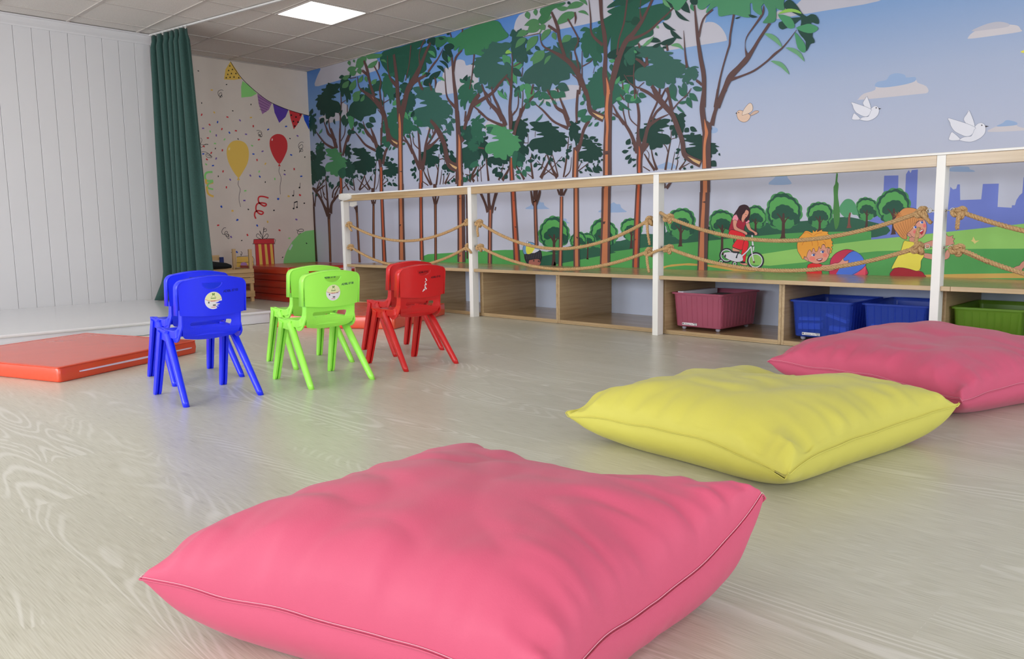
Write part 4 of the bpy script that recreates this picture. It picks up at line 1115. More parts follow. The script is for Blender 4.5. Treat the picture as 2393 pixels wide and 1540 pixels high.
for s in ('480,770 400,720 340,740', '500,780 560,740 640,730', '380,850 340,880 310,930', '460,860 480,900 480,940', '560,860 575,900 570,940', '660,860 690,890 700,920'): MU.line(pp('N', s), (206, 96, 40), .9)
for ex, ey in ((505, 1090), (652, 1040)):
    disc('N', ex-12, ey, 30, WH, 20); disc('N', ex, ey, 18, (40, 80, 160)); MU.line(pp('N', '%d,%d %d,%d %d,%d' % (ex-40, ey-8, ex-5, ey-28, ex+35, ey-12)), INK, 1)
disc('N', 480, 1150, 48, (238, 132, 116), 32); disc('N', 690, 1095, 36, (238, 132, 116), 34)
fig('N', '550,1165 600,1150 645,1145 630,1185 600,1195 570,1185', (150, 50, 60), .6); GP('N', '565,1165 635,1150 625,1165 590,1175', WH)
# girl in the yellow shirt
fig('O', '235,1470 290,1350 400,1350 610,1395 660,1440 650,1480', (168, 34, 48), .9)
fig('O', '640,1170 700,1165 780,1180 900,1200 950,1120 990,1160 980,1220 920,1250 800,1250 640,1215', SK2, .8)
fig('O', '600,1060 680,1030 770,1000 880,1040 930,1040 915,970 940,905 965,950 1035,935 1020,970 1055,975 1030,1010 1050,1040 980,1060 900,1080 770,1080 620,1110', SK2, .8)
fig('O', '410,1000 480,1015 620,1015 600,1120 640,1160 660,1200 620,1265 600,1390 480,1370 330,1345 240,1365 300,1240 360,1130 385,1050', (236, 222, 84), .9)
fig('O', '480,960 580,960 565,1015 475,1010', SK2, .6)
fig('O', '440,910 500,860 560,780 620,735 665,740 690,800 685,880 655,940 600,975 520,960 480,930', SK, .8)
fig('O', '440,915 480,915 500,960 460,950', SK2, .6)
fig('O', '270,760 300,690 380,600 450,580 540,590 620,640 665,730 590,745 550,790 490,870 440,910 440,960 430,985 370,970 310,900 265,830', (216, 146, 84), .9)
for k in range(11):
    a = k/10; MU.line([(2040+(285+a*330)/5.5, 380+(815-a*150)/5.5-2), (2040+(330+a*250)/5.5, 380+(870-a*120)/5.5), (2040+(395+a*140)/5.5, 380+(960-a*190)/5.5)], (160, 96, 52), .9)
for k in range(9): aa = 2*pi*k/9; MU.line([(2040+320/5.5, 380+675/5.5), (2040+(320+55*cos(aa))/5.5, 380+(675+45*sin(aa))/5.5)], (176, 104, 54), 1.4)
for ex, ey in ((548, 830), (632, 768)): disc('O', ex-6, ey, 22, WH, 18); disc('O', ex+2, ey, 14, (40, 90, 190)); MU.line(pp('O', '%d,%d %d,%d' % (ex-22, ey-10, ex+14, ey-24)), INK, 1)
disc('O', 545, 890, 26, (238, 116, 116), 22); disc('O', 665, 810, 18, (238, 116, 116), 26)
fig('O', '590,880 645,855 650,890 630,925 610,910', (196, 40, 60), .5); GP('O', '600,882 642,860 640,875 608,892', WH)
fig('Q', '955,1390 1000,1340 1060,1320 1116,1260 1300,1200 1300,1330 1116,1350 1080,1430 1050,1400 1010,1420', SK2, .8)
GP('Q', '435,1005 455,990 465,950 485,985 495,1005 545,1000 500,1030 485,1045 465,1020', (224, 206, 130), 0)
# boy with the cap, behind the shelf
fig('K', '980,1200 1010,1330 1170,1330 1190,1220', (170, 104, 92), .8)
fig('K', '920,1130 1000,1120 1100,1110 1190,1055 1220,1140 1215,1220 1180,1270 1180,1210 1040,1225 1000,1240 990,1300 940,1240', (44, 42, 52), .7)
for k in range(9): MU.line([(1100+(950+k*30)/7.335, 440+(1135-k*6)/7.335), (1100+(965+k*29)/7.335, 440+(1215-k*2)/7.335)], (96, 96, 106), .7)
fig('K', '895,1060 910,990 970,930 1060,930 1130,980 1190,1055 1100,1110 1000,1120 920,1130', (108, 158, 204), .8)
GP('K', '950,1000 1000,940 1060,980 1100,1030 1050,1108 965,1122', (224, 222, 84)); GP('K', '1100,1035 1190,1055 1100,1108 1052,1108', WH, 0); disc('K', 975, 925, 16, WH, 22, w=.6)
disc('K', 1085, 1240, 10, INK, 18); disc('K', 1165, 1250, 10, INK, 16)
# birds
def bird(f):
    for s in ('1018,905 1060,945 1058,957 1002,958 1000,935', '1118,770 1150,862 1135,880 1088,840 1090,810 1105,790', '1150,870 1175,850 1195,850 1212,868 1210,910 1180,945 1130,967 1090,965 1060,955 1090,935 1130,930', '1000,818 1140,868 1147,890 1130,925 1095,933 1060,918 1030,900 1010,870 1003,845'):
        P = [f(x, y) for x, y in [tuple(map(float, w.split(','))) for w in s.split()]]; P = sm(P, 3); MU.poly(P, (228, 228, 238)); MU.line(P[::2], (140, 146, 168), .8, True)
    b = [f(*q) for q in ((1210, 865), (1234, 869), (1212, 876))]; MU.poly(b, INK); e = f(1191, 863); MU.poly([(e[0]+1.6*cos(t), e[1]+1.6*sin(t)) for t in [k*.785 for k in range(8)]], INK)
bird(lambda x, y: (1700+x/3.4228, y/3.4228))
bird(lambda x, y: (1700+(1776+(x-1000)*1.36)/3.4228, (884+(y-770)*1.27)/3.4228))
BB = (222, 190, 168)
for s, c in (('185,915 225,885 252,895 195,925', (206, 176, 158)), ('75,905 90,885 115,885 150,900 185,925 165,965 130,977 95,962 80,935', BB), ('118,920 130,880 165,835 185,825 200,840 203,880 175,905 130,920', (226, 204, 188))):
    P = sm(pp('R', s)); MU.poly(P, c); MU.line(P[::2], (110, 80, 70), .7, True)
GP('R', '64,905 78,899 78,913', INK, 0); disc('R', 91, 901, 4, INK)
GP('R', '2345,415 2372,402 2400,405 2400,425 2365,424', (230, 220, 90), 2)

# ---- trees: crowns re-use three outlines of the print
T0 = [(float(a)-1660, float(b)-500) for a, b in (w.split(',') for w in '1375,230 1430,215 1480,212 1520,225 1590,218 1640,205 1665,205 1672,235 1700,240 1712,290 1760,298 1812,305 1805,330 1760,342 1810,372 1812,395 1865,400 1912,412 1890,436 1940,470 1962,492 1900,500 1925,545 1942,590 1915,606 1905,640 1870,655 1840,650 1846,715 1822,735 1790,725 1770,742 1740,732 1722,700 1716,770 1698,798 1640,790 1600,757 1540,765 1502,742 1500,692 1440,700 1400,690 1370,650 1366,600 1400,535 1455,505 1540,490 1588,472 1565,456 1478,448 1500,425 1562,405 1500,392 1462,375 1400,360 1388,345 1440,318 1410,290 1385,262'.split())]
B0 = [(float(a)-1440, float(b)-768) for a, b in (w.split(',') for w in '1240,512 1290,456 1340,450 1400,480 1430,505 1455,470 1530,450 1592,432 1598,480 1560,520 1470,536 1540,572 1602,620 1600,676 1560,670 1535,705 1545,755 1600,752 1642,785 1640,868 1590,868 1565,855 1592,925 1583,1010 1548,1022 1512,990 1500,1058 1478,1090 1456,1050 1440,955 1402,900 1386,862 1370,930 1332,950 1296,920 1290,862 1262,800 1255,742 1276,692 1242,662 1280,622 1286,562 1330,522'.split())]
def T(crop, cx, cy, w, h, c, mir=0, rot=0, base=T0, bw=590, bh=600, leaves=0):
    ox, oy, k = CR[crop]; P = []
    for x, y in base:
        x = x/bw*w*(-1 if mir else 1); y = y/bh*h; x, y = x*cos(rot)-y*sin(rot), x*sin(rot)+y*cos(rot); P.append((ox+(cx+x)/k, oy+(cy+y)/k))
    MU.poly(sm(P, 2), c)
    rnd = random.Random(int(cx*7+cy))
    for i in range(leaves):
        a = rnd.uniform(.1*pi, .9*pi); r = rnd.uniform(.5, .62); x = cx+cos(a)*w*r; y = cy+sin(a)*h*r; leaf(crop, x, y, x+rnd.uniform(-.1, .1)*w, y+rnd.uniform(.08, .2)*h, min(w, h)*.07, c)
def BN(crop, cx, cy, w, h, c, mir=0, rot=0): T(crop, cx, cy, w, h, c, mir, rot, B0, 400, 660)
def leaf(crop, x0, y0, x1, y1, w, c, bend=.12):
    ox, oy, k = CR[crop]; dx, dy = x1-x0, y1-y0; L = hypot(dx, dy); nx, ny = -dy/L, dx/L; P = []
    for i in range(9):
        t = i/8; P.append((x0+dx*t+nx*(bend*L*sin(pi*t)+w/2*sin(pi*t**.8)), y0+dy*t+ny*(bend*L*sin(pi*t)+w/2*sin(pi*t**.8))))
    for i in range(7, 0, -1):
        t = i/8; P.append((x0+dx*t+nx*(bend*L*sin(pi*t)-w/2*sin(pi*t**.8)), y0+dy*t+ny*(bend*L*sin(pi*t)-w/2*sin(pi*t**.8))))
    MU.poly([(ox+x/k, oy+y/k) for x, y in P], c)
def LV(crop, c, s, bend=.06):
    for w in s.split(): q = [float(t) for t in w.split(',')]; leaf(crop, q[0], q[1], q[2], q[3], q[4], c, bend)
def ST(crop, c, *ss):
    for s in ss: GS(crop, s, c)
def trunk(crop, s, stripe, f=.42, sh=0):
    P = pp(crop, s, 3); MU.stroke(P, BR); MU.stroke([(x+sh*w, y, w*f) for x, y, w in P], stripe)
# far thin stems seen under and over the rail
ST('J', BR2, '85,330,30 100,700,32 130,1185,34', '70,330,12 85,290,20 70,120,10', '100,330,24 110,240,16 130,120,20 250,20,10', '300,450,70 240,330,34 190,220,30 120,120,24 60,60,8', '330,430,60 350,290,34 400,220,24 450,160,20', '300,420,40 285,200,26 270,0,20', '215,60,8 235,180,12 280,240,14', '355,290,20 430,90,14 470,30,10', '310,430,60 308,520,42 320,800,36 332,1180,36')
ST('J', BR2, '705,330,66 720,420,34 735,700,34 762,1155,34', '965,260,40 965,320,34 965,700,38 970,1130,38', '925,200,16 950,290,24', '965,200,20 965,290,24', '1005,200,12 985,290,20', '1875,260,48 1875,300,44 1878,700,40 1880,1140,42', '1830,150,20 1865,290,30', '1880,150,30 1875,280,30', '1935,150,16 1890,290,24', '2335,100,20 2345,1100,26')
for x0, y0, x1, y1 in ((310, 520, 332, 1180), (720, 420, 762, 1155), (965, 320, 970, 1130), (1876, 300, 1880, 1140)): ST('J', (150, 96, 66), '%d,%d,12 %d,%d,16' % (x0+2, y0, x1+2, y1))
ST('B', BR2, '190,1130,26 230,1000,16 250,930,8', '180,1100,26 120,1060,8', '190,1110,16 330,950,14 390,860,6', '390,1200,24 370,1000,18 355,850,12', '290,1250,20 250,1050,8', '340,1200,14 300,1100,10 300,1010,8', '480,1250,30 500,1120,20 600,1000,14', '620,1000,12 520,1200,24', '880,1120,20 860,950,16 850,820,12', '960,1110,30 1040,900,20 1080,800,12', '1160,1100,40 1090,960,20 1060,860,12', '1130,1110,16 1010,990,10 920,900,6', '970,1110,16 1110,980,10 1210,820,6', '1230,1100,20 1245,930,26 1260,700,12 1280,500,10', '1260,1100,12 1300,1000,10 1320,830,8', '1390,1010,14 1480,930,8', '1380,960,10 1430,870,8', '780,1110,24 700,970,10', '860,1110,10 790,1030,8', '670,1080,14 760,990,8')
ST('D', BR2, '1415,1140,36 1390,900,24 1360,600,14 1350,420,8', '1100,1150,50 1140,1050,40 1230,890,24', '1180,1150,40 1110,1060,20 1030,1030,8', '1150,1090,30 1250,980,20 1360,860,12', '1110,1020,14 1100,930,10', '1240,1150,16 1230,1020,12 1260,900,8', '1300,1150,12 1290,1020,10 1280,880,8', '1580,1130,30 1640,950,14 1660,850,8', '1640,1130,50 1740,960,30 1760,880,20', '1860,870,10 1920,970,16', '560,1200,30 590,960,22 605,700,10', '470,1205,30 390,1060,24 350,970,12', '490,1205,26 440,1060,18 415,930,12', '620,1200,14 640,1060,12 650,960,6', '670,1195,14 685,1070,14 670,1020,8', '700,1190,30 780,1010,12', '720,1180,14 860,1050,10', '430,1215,14 340,1150,10', '610,790,12 680,770,12', '585,970,10 560,890,12 530,840,8', '690,900,6 700,780,8', '520,720,8 515,650,6')
ST('F', BR2, '460,1455,36 435,1250,26 420,1100,14', '590,1445,60 690,1230,32 770,1060,14', '860,1435,60 780,1300,34 690,1060,14', '850,1425,24 660,1290,10 530,1160,8', '600,1420,20 760,1290,12 940,1090,8', '870,1400,20 830,1240,20 780,1060,12', '960,1430,24 1000,1200,30 1030,960,18 1045,760,10', '985,1425,20 1070,1320,14 1090,1100,6', '1150,1370,16 1340,1220,12 1400,1170,6', '1200,1290,16 1270,1150,10', '320,1465,36 240,1330,20 180,1250,10', '470,1450,16 370,1370,8', '170,1400,10 290,1290,8', '380,870,8 285,865,12', '380,720,8 385,900,8', '1100,885,10 1045,900,8', '600,1300,14 640,1150,20 680,1060,12', '700,1060,8 760,1180,8 750,1230,5', '430,1130,14 440,1030,8', '500,680,8 495,770,8')
ST('H', BR2, '910,1255,40 850,1080,26 820,930,16', '875,1260,40 775,1110,30 710,1000,16', '1040,1255,36 1080,1010,26 1125,780,14 1130,620,10', '1135,1255,16 1165,1100,12 1188,970,6', '1205,1250,16 1235,1120,16 1210,1070,8', '1260,1250,36 1355,1110,14', '1280,1225,20 1420,1145,10', '1080,975,14 1050,890,14 1000,840,8', '1130,775,10 1240,735,10', '1245,920,8 1270,800,8', '990,690,8 985,600,6', '800,1270,16 690,1200,12', '745,940,8 785,1010,10 775,1110,10', '1215,1080,8 1250,980,8')
# dark low crowns
T('B', 215, 680, 300, 560, D2, 1, leaves=6); T('B', 130, 850, 160, 360, (30, 72, 60)); T('B', 120, 500, 150, 200, DG); BN('B', 265, 420, 190, 330, (38, 80, 66)); BN('B', 760, 430, 135, 300, DG)
T('B', 1050, 590, 460, 500, DG, 0, leaves=8); BN('B', 1340, 480, 180, 400, DG); T('B', 1530, 740, 320, 300, DG, 0, leaves=8); LV('B', DG, '1480,560,1440,600,60 1490,560,1450,500,60 1520,560,1590,550,60 1560,640,1660,660,60 1400,1040,1450,1020,40 1490,960,1560,1040,50 1560,980,1660,1040,60 1500,980,1480,1030,40')
T('B', 780, 720, 240, 360, D2, 0, leaves=10); LV('B', D2, '790,940,860,1040,70 720,900,770,990,60 800,860,910,880,60 760,620,850,830,60 450,960,430,1070,50 490,1000,470,1100,60 640,940,560,1060,60 130,1150,120,1190,40 190,1180,200,1230,40 400,850,400,900,60 380,880,410,980,40')
T('D', 450, 730, 330, 400, DG, 1, leaves=4); BN('D', 685, 620, 160, 330, DG); T('D', 830, 860, 360, 300, DG, 0, leaves=7); LV('D', DG, '720,660,780,650,60 780,650,850,690,60 830,700,800,750,60 750,860,840,800,60 840,1090,900,1170,50 830,1120,820,1170,40 740,1150,790,1190,40 200,790,190,880,60 130,960,210,950,50 160,1060,215,990,50 200,1110,220,1030,40 210,900,230,1000,50 660,1040,700,1020,24 240,1150,270,1090,24')
T('D', 1120, 600, 380, 760, D2, 0, leaves=8); BN('D', 1330, 620, 200, 420, DG); T('D', 1600, 740, 420, 320, DG, 0, leaves=10); T('D', 1880, 420, 260, 560, DG, 0, leaves=3); LV('D', DG, '1480,1020,1560,910,80 1520,1060,1620,990,90 1640,1000,1610,1110,60 1680,1110,1720,1030,60 1440,770,1510,860,80 1430,820,1450,920,60')
T('F', 720, 790, 650, 570, DG, 0, leaves=12); BN('F', 300, 640, 200, 350, DG); BN('F', 1150, 720, 220, 440, DG); T('F', 1400, 1000, 440, 400, DG, 0, leaves=12); T('F', 230, 1080, 240, 380, D2, 0, leaves=6)
LV('F', DG, '1210,780,1280,740,70 1290,730,1380,800,70 1380,790,1500,770,60 1320,840,1290,800,50 1460,840,1530,800,60 1500,880,1600,900,50 1340,1250,1450,1350,60 1440,1270,1560,1360,80 1500,1240,1600,1330,80 1330,1290,1330,1340,40 1220,1330,1280,1360,40 1000,985,1105,995,60 1020,1060,1050,1140,60 960,1100,980,1190,50 340,920,380,1070,100 290,890,320,1080,130 480,1270,520,1180,60 370,1160,490,1150,60 520,1210,620,1220,24 540,1320,610,1240,24 850,1200,935,1280,24 860,1160,970,1140,24 450,930,470,1010,60 260,1250,210,1170,60 1390,1370,1420,1410,20')
LV('F', MG, '310,1300,350,1430,80 350,1250,430,1340,90 220,1170,300,1260,80 190,1390,260,1470,30')
T('H', 850, 690, 560, 500, DG, 1, leaves=4); BN('H', 1235, 560, 250, 420, DG, 1); T('H', 1590, 900, 580, 420, DG, 0, leaves=3)
LV('H', DG, '1350,600,1410,660,90 1430,580,1540,650,80 1430,700,1500,680,60 1250,400,1375,400,60 1440,1230,1465,1180,50 1320,1220,1370,1240,40 430,860,490,760,80 360,970,470,950,60 410,1090,500,1010,60 460,1160,510,1050,50 510,1090,590,1090,40 530,1210,585,1150,30 450,920,520,880,30 1210,930,1290,940,50 1200,1000,1260,950,40 1185,1085,1270,1045,24 1760,1110,1840,1200,110')
# trees of the middle rank
trunk('B', '632,870,56 636,1000,56 642,1140,56', RO, .5); ST('B', BR, '618,0,32 612,180,32 628,420,40 640,520,40', '370,0,22 400,90,32 490,180,38 545,360,54', '455,0,22 510,160,32 565,360,40', '180,50,6 250,150,20 360,280,22 520,370,32', '860,0,32 760,150,34 705,330,42 670,490,36', '710,0,10 700,100,14 635,230,12', '1000,30,10')
ST('A', BR, '632,670,12 640,860,22 625,1100,24 618,1545,32', '310,1140,8 370,1300,24 420,1420,30', '410,1130,14 430,1290,22 470,1400,26 540,1540,40', '540,970,8 600,1030,16 625,1110,14', '725,800,6 640,860,12', '710,1250,8 700,1400,14 650,1510,12', '750,880,12 750,1000,16 755,1100,16', '790,1450,20 760,1540,30', '860,1290,24 790,1440,36 740,1545,36', '1030,1180,10 1070,1300,20 1130,1400,30 1230,1545,50', '1170,1300,14 1210,1420,30 1260,1545,40', '870,1120,14 860,1250,12')
trunk('B', '1355,700,66 1360,850,66 1362,1090,66', RO); ST('B', BR, '1360,-10,36 1358,300,30', '1480,340,30 1430,440,44 1390,650,50', '1030,-30,10 1110,100,34 1220,200,40 1280,350,50', '1170,-10,20 1240,160,34 1290,330,40', '900,80,10 980,180,24 1080,300,26 1260,400,34', '1330,560,60 1350,700,60', '1750,100,10 1850,290,36 1925,450,44')
trunk('J', '1090,205,52 1105,600,56 1128,1145,66', RO)
trunk('D', '312,960,60 312,1100,60 314,1240,60', RO, .45); ST('D', BR, '320,960,80 370,750,54 385,560,36 440,350,30 480,170,24', '400,600,54 480,560,40 620,420,16', '400,570,24 510,400,30 545,280,16', '20,380,10 80,500,26 160,620,36 240,820,50 300,940,70', '300,900,66 290,650,40 275,420,32 245,100,20', '280,620,14 195,530,14 180,400,14 170,340,6', '100,250,8 140,450,16 160,600,20', '505,360,16 500,260,10 545,160,6', '20,470,20 80,510,16', '590,280,14 520,400,10', '650,380,12 740,270,10 790,170,6')
trunk('J', '1665,165,52 1668,600,56 1678,1120,66', RO)
trunk('D', '1795,760,66 1790,900,72 1802,1130,84', RO, .32); trunk('K', '730,35,92 755,500,100 800,1280,120', RO, .46)
trunk('F', '1165,940,90 1160,1150,100 1152,1430,105', OR, .36); trunk('K', '1812,-10,96 1815,600,102 1822,1340,118', OR, .5)
ST('F', BR, '1060,600,70 1000,440,56 960,360,50 850,290,40 780,150,34 700,-10,20', '1050,500,40 980,320,40 910,150,26 870,0,14', '1040,630,50 900,570,30 780,500,30 620,330,24 510,240,12', '1170,1000,110 1240,880,60 1290,660,50 1380,500,60', '98,650,52 85,450,44 85,200,36 105,0,28', '150,730,50 210,540,50 300,320,44 420,160,40 560,10,20', '100,440,14 210,290,14 230,60,14', '280,350,20 300,60,14 270,0,8', '820,270,6 830,150,6')
ST('K', BR2, '165,55,44 250,250,38 300,410,56', '310,50,44 315,230,50 345,420,70', '450,50,60 395,250,44 360,420,60', '435,320,20 420,380,20', '1035,25,26 1070,230,50 1110,300,50', '1190,20,30 1180,110,50 1110,300,60', '1120,10,90 1110,200,70', '1490,0,30 1530,110,36', '1560,0,60 1560,130,60', '1650,0,30 1590,120,36')
trunk('K', '343,370,76 342,430,72 335,800,74 332,1290,78', (178, 106, 76), .36); trunk('K', '1110,220,66 1110,260,62 1120,600,66 1135,1000,72', (168, 104, 76), .36); trunk('K', '1562,140,60 1555,700,66 1540,1340,74', (196, 116, 84), .46)
trunk('H', '645,1000,100 635,1120,95 640,1300,92', RO, .34); trunk('L', '1122,-10,104 1095,600,112 1072,1360,128', RO, .46)
ST('H', BR, '610,1000,80 625,850,90 615,700,50 628,400,46 595,150,32 580,-10,20', '690,950,90 735,720,60 790,560,60 950,450,32 1090,385,12', '770,560,44 830,380,30 920,180,30 960,0,24', '830,480,44 900,350,36 1000,250,40 1085,100,22 1040,0,16', '220,250,10 300,400,26 420,550,42 520,730,50 600,980,64', '610,570,14 490,450,16 460,250,16 465,180,10', '405,240,12 380,310,20 400,420,18 430,540,20', '220,370,14 300,430,20', '985,130,16 1040,0,14', '1030,1460,36 1020,1540,50', '1130,1440,40 1060,1540,50')
GP('H', '620,880 770,830 775,880 700,980 690,1010 600,1010', BR, 2); ST('H', RO, '630,880,6 640,1000,30 632,1290,36')
# crowns of the middle rank
T('A', 405, 815, 460, 660, DG, 1, leaves=3); LV('A', DG, '75,1060,125,950,60 500,800,480,560,10 330,1120,260,1230,80 560,960,480,1010,20'); BN('A', 130, 1250, 150, 420, D2)
T('B', 550, 610, 400, 520, BG, 0); GP('B', '580,780 700,700 720,850 640,900', M2)
T('D', 1660, 500, 600, 600, BG, 0); LV('D', M2, '1380,300,1500,260,80 1390,340,1470,320,60'); GP('D', '1840,650 1900,680 1880,800 1860,950 1820,900 1800,760', M2)
LV('D', MG, '1860,990,1960,990,60 1880,1040,1950,1110,40 1890,820,1960,900,80')
BN('D', 1245, 340, 250, 460, M2); T('D', 1170, 540, 200, 260, M2, 1); LV('D', M2, '1130,200,1250,200,90 1255,170,1370,140,60 1190,160,1280,50,50 1340,240,1370,285,40'); GP('D', '970,360 1020,350 1030,380 990,400', M2); LV('D', MG, '1110,920,1250,800,90 1180,830,1270,900,60')
LV('D', M2, '990,1080,1060,1160,90')
# the tall dark masses at the top
GP('C', '-20,345 150,290 370,235 385,290 245,380 300,375 480,318 548,380 566,470 545,535 450,518 496,602 450,632 392,600 402,720 312,788 235,800 145,885 135,782 92,830 52,792 22,905 -20,925 -240,760 -360,560 -300,420', (34, 84, 68), 2)
GP('A', '1600,330 1700,120 1800,0 1925,-60 1925,600 1850,560 1880,330 1840,420 1790,330 1760,470 1715,470 1705,270 1660,400', (34, 84, 68), 2)
GP('C', '700,230 720,192 800,185 860,200 1000,80 1200,0 1300,-60 1560,-80 1640,20 1700,100 1742,142 1730,190 1640,240 1550,270 1610,305 1500,350 1455,290 1445,330 1420,430 1375,440 1345,345 1350,485 1300,502 1200,468 1060,490 1030,450 1020,370 980,405 925,445 918,400 948,335 880,405 845,395 860,330 780,290', (56, 122, 82), 2)
GP('C', '530,200 700,170 760,230 700,300 640,345 570,360 545,300', (48, 108, 76), 2); GP('C', '410,270 430,220 540,190 550,250 530,330 480,310 420,295', DG, 2); LV('C', DG, '590,350,600,405,50 600,200,700,215,50 730,120,790,140,50')
GP('C', '690,340 740,300 810,290 862,340 830,385 800,400 836,500 800,522 750,480 700,400', DG, 2); LV('C', DG, '680,400,760,620,90 350,970,500,860,130 440,870,640,735,100 330,810,470,775,80 110,930,240,900,110 0,960,110,950,70'); LV('C', DG, '570,655,690,775,60 610,570,762,722,50', -.15); LV('C', BG, '430,415,550,520,60 575,850,705,912,50 330,820,400,760,30 320,1030,340,900,40 760,500,770,600,50', -.12)
T('C', 1475, 650, 670, 790, D3, 1, leaves=3); LV('C', D3, '1190,1050,1260,920,110 1250,1120,1300,960,90 1360,1010,1480,980,40'); T('C', 490, 1340, 640, 720, D3, 0, leaves=4); LV('C', D3, '780,1320,820,1470,90 740,1360,800,1290,50 790,1560,820,1700,60 800,1530,900,1560,60 760,1480,830,1510,40')
LV('D', D3, '800,150,905,165,70 770,230,855,320,80 760,270,800,405,70 665,380,735,465,50 660,345,765,315,40 600,120,620,290,90 690,120,740,250,70 640,240,670,320,30')
LV('C', DG, '990,940,1070,800,70'); BN('C', 1050, 1130, 260, 520, M2, 1); LV('C', M2, '960,1010,980,1150,90 1150,1220,1220,1080,80 1120,1080,1225,1070,40')
LV('C', BG, '1650,480,1790,620,110 1820,740,1880,960,90 1830,660,1960,640,110 1560,1050,1732,1215,60 1710,890,1870,1030,50 1215,1330,1300,1220,50'); LV('C', YG, '1690,450,1800,445,60', -.2)
BN('C', 1880, 400, 200, 700, (44, 84, 76)); LV('C', (44, 84, 76), '1850,1170,1900,1000,70 1760,160,1890,130,60')
LV('C', M2, '1200,1540,1290,1450,50')
GP('A', '1000,690 870,820 800,900 775,1000 730,1050 760,1110 860,1110 1000,1190 1050,1100 1160,1080 1180,1060 1260,1040 1275,950 1330,965 1395,880 1380,800 1300,770 1200,740', (36, 74, 64), 2)
GP('A', '1120,510 1200,540 1290,455 1375,460 1360,600 1300,640 1240,650 1230,700 1130,690 1060,650 1080,570 1130,590', (36, 78, 66), 2); LV('A', (36, 74, 64), '980,650,1050,570,70 1230,690,1300,700,40 700,1060,690,1270,90 760,1130,720,1290,80 950,1210,1080,1320,80 1080,1230,1230,1270,110 1150,1110,1265,1200,110 930,1180,880,1290,70 800,1360,910,1380,70 790,1320,800,1450,70'); GP('A', '760,1090 860,1110 870,1230 830,1330 790,1260', BG, 2); LV('A', BG, '1020,1350,1065,1420,40 240,1410,300,1310,30'); LV('A', M2, '945,1400,1000,1300,40 930,1290,980,1330,50')
BN('A', 725, 600, 240, 520, (30, 70, 60)); LV('A', LG, '660,580,780,450,100 790,630,900,430,110 950,490,1030,350,70 1080,370,1110,480,60 1180,510,1280,420,80 840,740,1000,630,100 860,820,970,680,120 990,830,1060,700,60 660,420,800,350,80 750,260,920,210,110 790,330,920,280,110 960,220,990,340,90 900,200,1060,110,120 1110,220,1300,80,90 780,90,800,180,60 870,70,880,130,40'); GP('A', '935,60 1090,10 1080,120 1000,190 920,220 910,180', LG, 2); GP('A', '1100,-20 1380,-30 1330,40 1180,60 1120,60', LG, 2); LV('A', (30, 70, 60), '600,400,690,370,50'); LV('A', LG, '1350,80,1460,135,40', -.15)
BN('A', 1500, 590, 270, 580, M2); T('A', 1580, 1240, 440, 640, M2, 1, leaves=2); LV('A', M2, '1395,1390,1440,1310,60 1370,1540,1480,1440,110'); LV('A', BG, '1570,900,1650,780,80 1690,900,1740,860,60 1780,1060,1850,1150,90 1870,1120,1920,1000,60 1690,610,1770,590,50'); LV('A', (26, 62, 54), '1680,570,1880,500,90 1580,740,1730,660,110'); T('A', 1840, 780, 300, 560, (36, 78, 70), 0); T('A', 1850, 1240, 180, 340, M2)
LV('B', M2, '1400,300,1540,240,130 1380,270,1440,140,100 1570,390,1600,320,40 1500,400,1540,320,30 1760,260,1780,300,50 1830,110,1880,180,50 1760,20,1900,90,80 1560,70,1660,100,90 1610,200,1670,180,60 240,310,290,215,24 190,360,260,330,70 270,310,340,300,50')
LV('D', M2, '30,180,130,340,80 130,240,300,300,100 260,150,340,260,110 210,220,240,130,60 80,380,130,440,50 160,350,210,435,20 20,520,40,550,60'); GP('D', '-10,90 60,60 130,170 150,200 120,250 20,240 -10,320', M2, 2); LV('D', BG, '40,0,110,140,70 200,150,230,80,60 110,60,170,10,60'); LV('D', (26, 62, 54), '150,100,200,-20,60')
# big crown of the third tall tree
GP('E', '290,1290 300,1250 340,1170 420,1100 470,1060 600,900 700,860 790,800 800,740 850,770 950,820 1100,850 1100,980 1180,985 1240,1040 1250,1120 1210,1180 1170,1230 1100,1210 1062,1200 1065,1285 990,1310 912,1330 880,1375 830,1400 780,1358 745,1465 690,1500 610,1492 600,1400 560,1450 500,1370 380,1385 330,1360', (48, 88, 80), 2)
GP('E', '850,690 930,705 1080,640 1130,615 1235,620 1208,680 1222,755 1150,800 1130,832 1080,828 1050,870 960,880 900,820', (44, 86, 76), 2); LV('E', (48, 88, 80), '640,830,760,760,60 960,880,1100,910,50 250,1310,330,1280,80 880,1370,1060,1480,150 720,1480,960,1540,60 470,1430,590,1460,60 840,1470,880,1400,50')
BN('E', 255, 800, 330, 600, (40, 82, 74)); LV('E', (40, 82, 74), '80,580,210,540,60'); LV('E', BG, '140,1080,300,1060,130 140,1160,200,1350,80 0,930,100,1040,140 230,1500,310,1370,90 320,1380,470,1480,120 0,1500,40,1600,30'); LV('E', YG, '15,865,120,870,60', -.2)
GP('E', '0,1030 60,1020 110,1090 110,1180 60,1200 0,1180', D3, 2); LV('E', (36, 76, 68), '140,1110,290,1260,110 170,1540,240,1400,90 370,850,470,880,60 500,750,590,830,60 130,1380,200,1460,30')
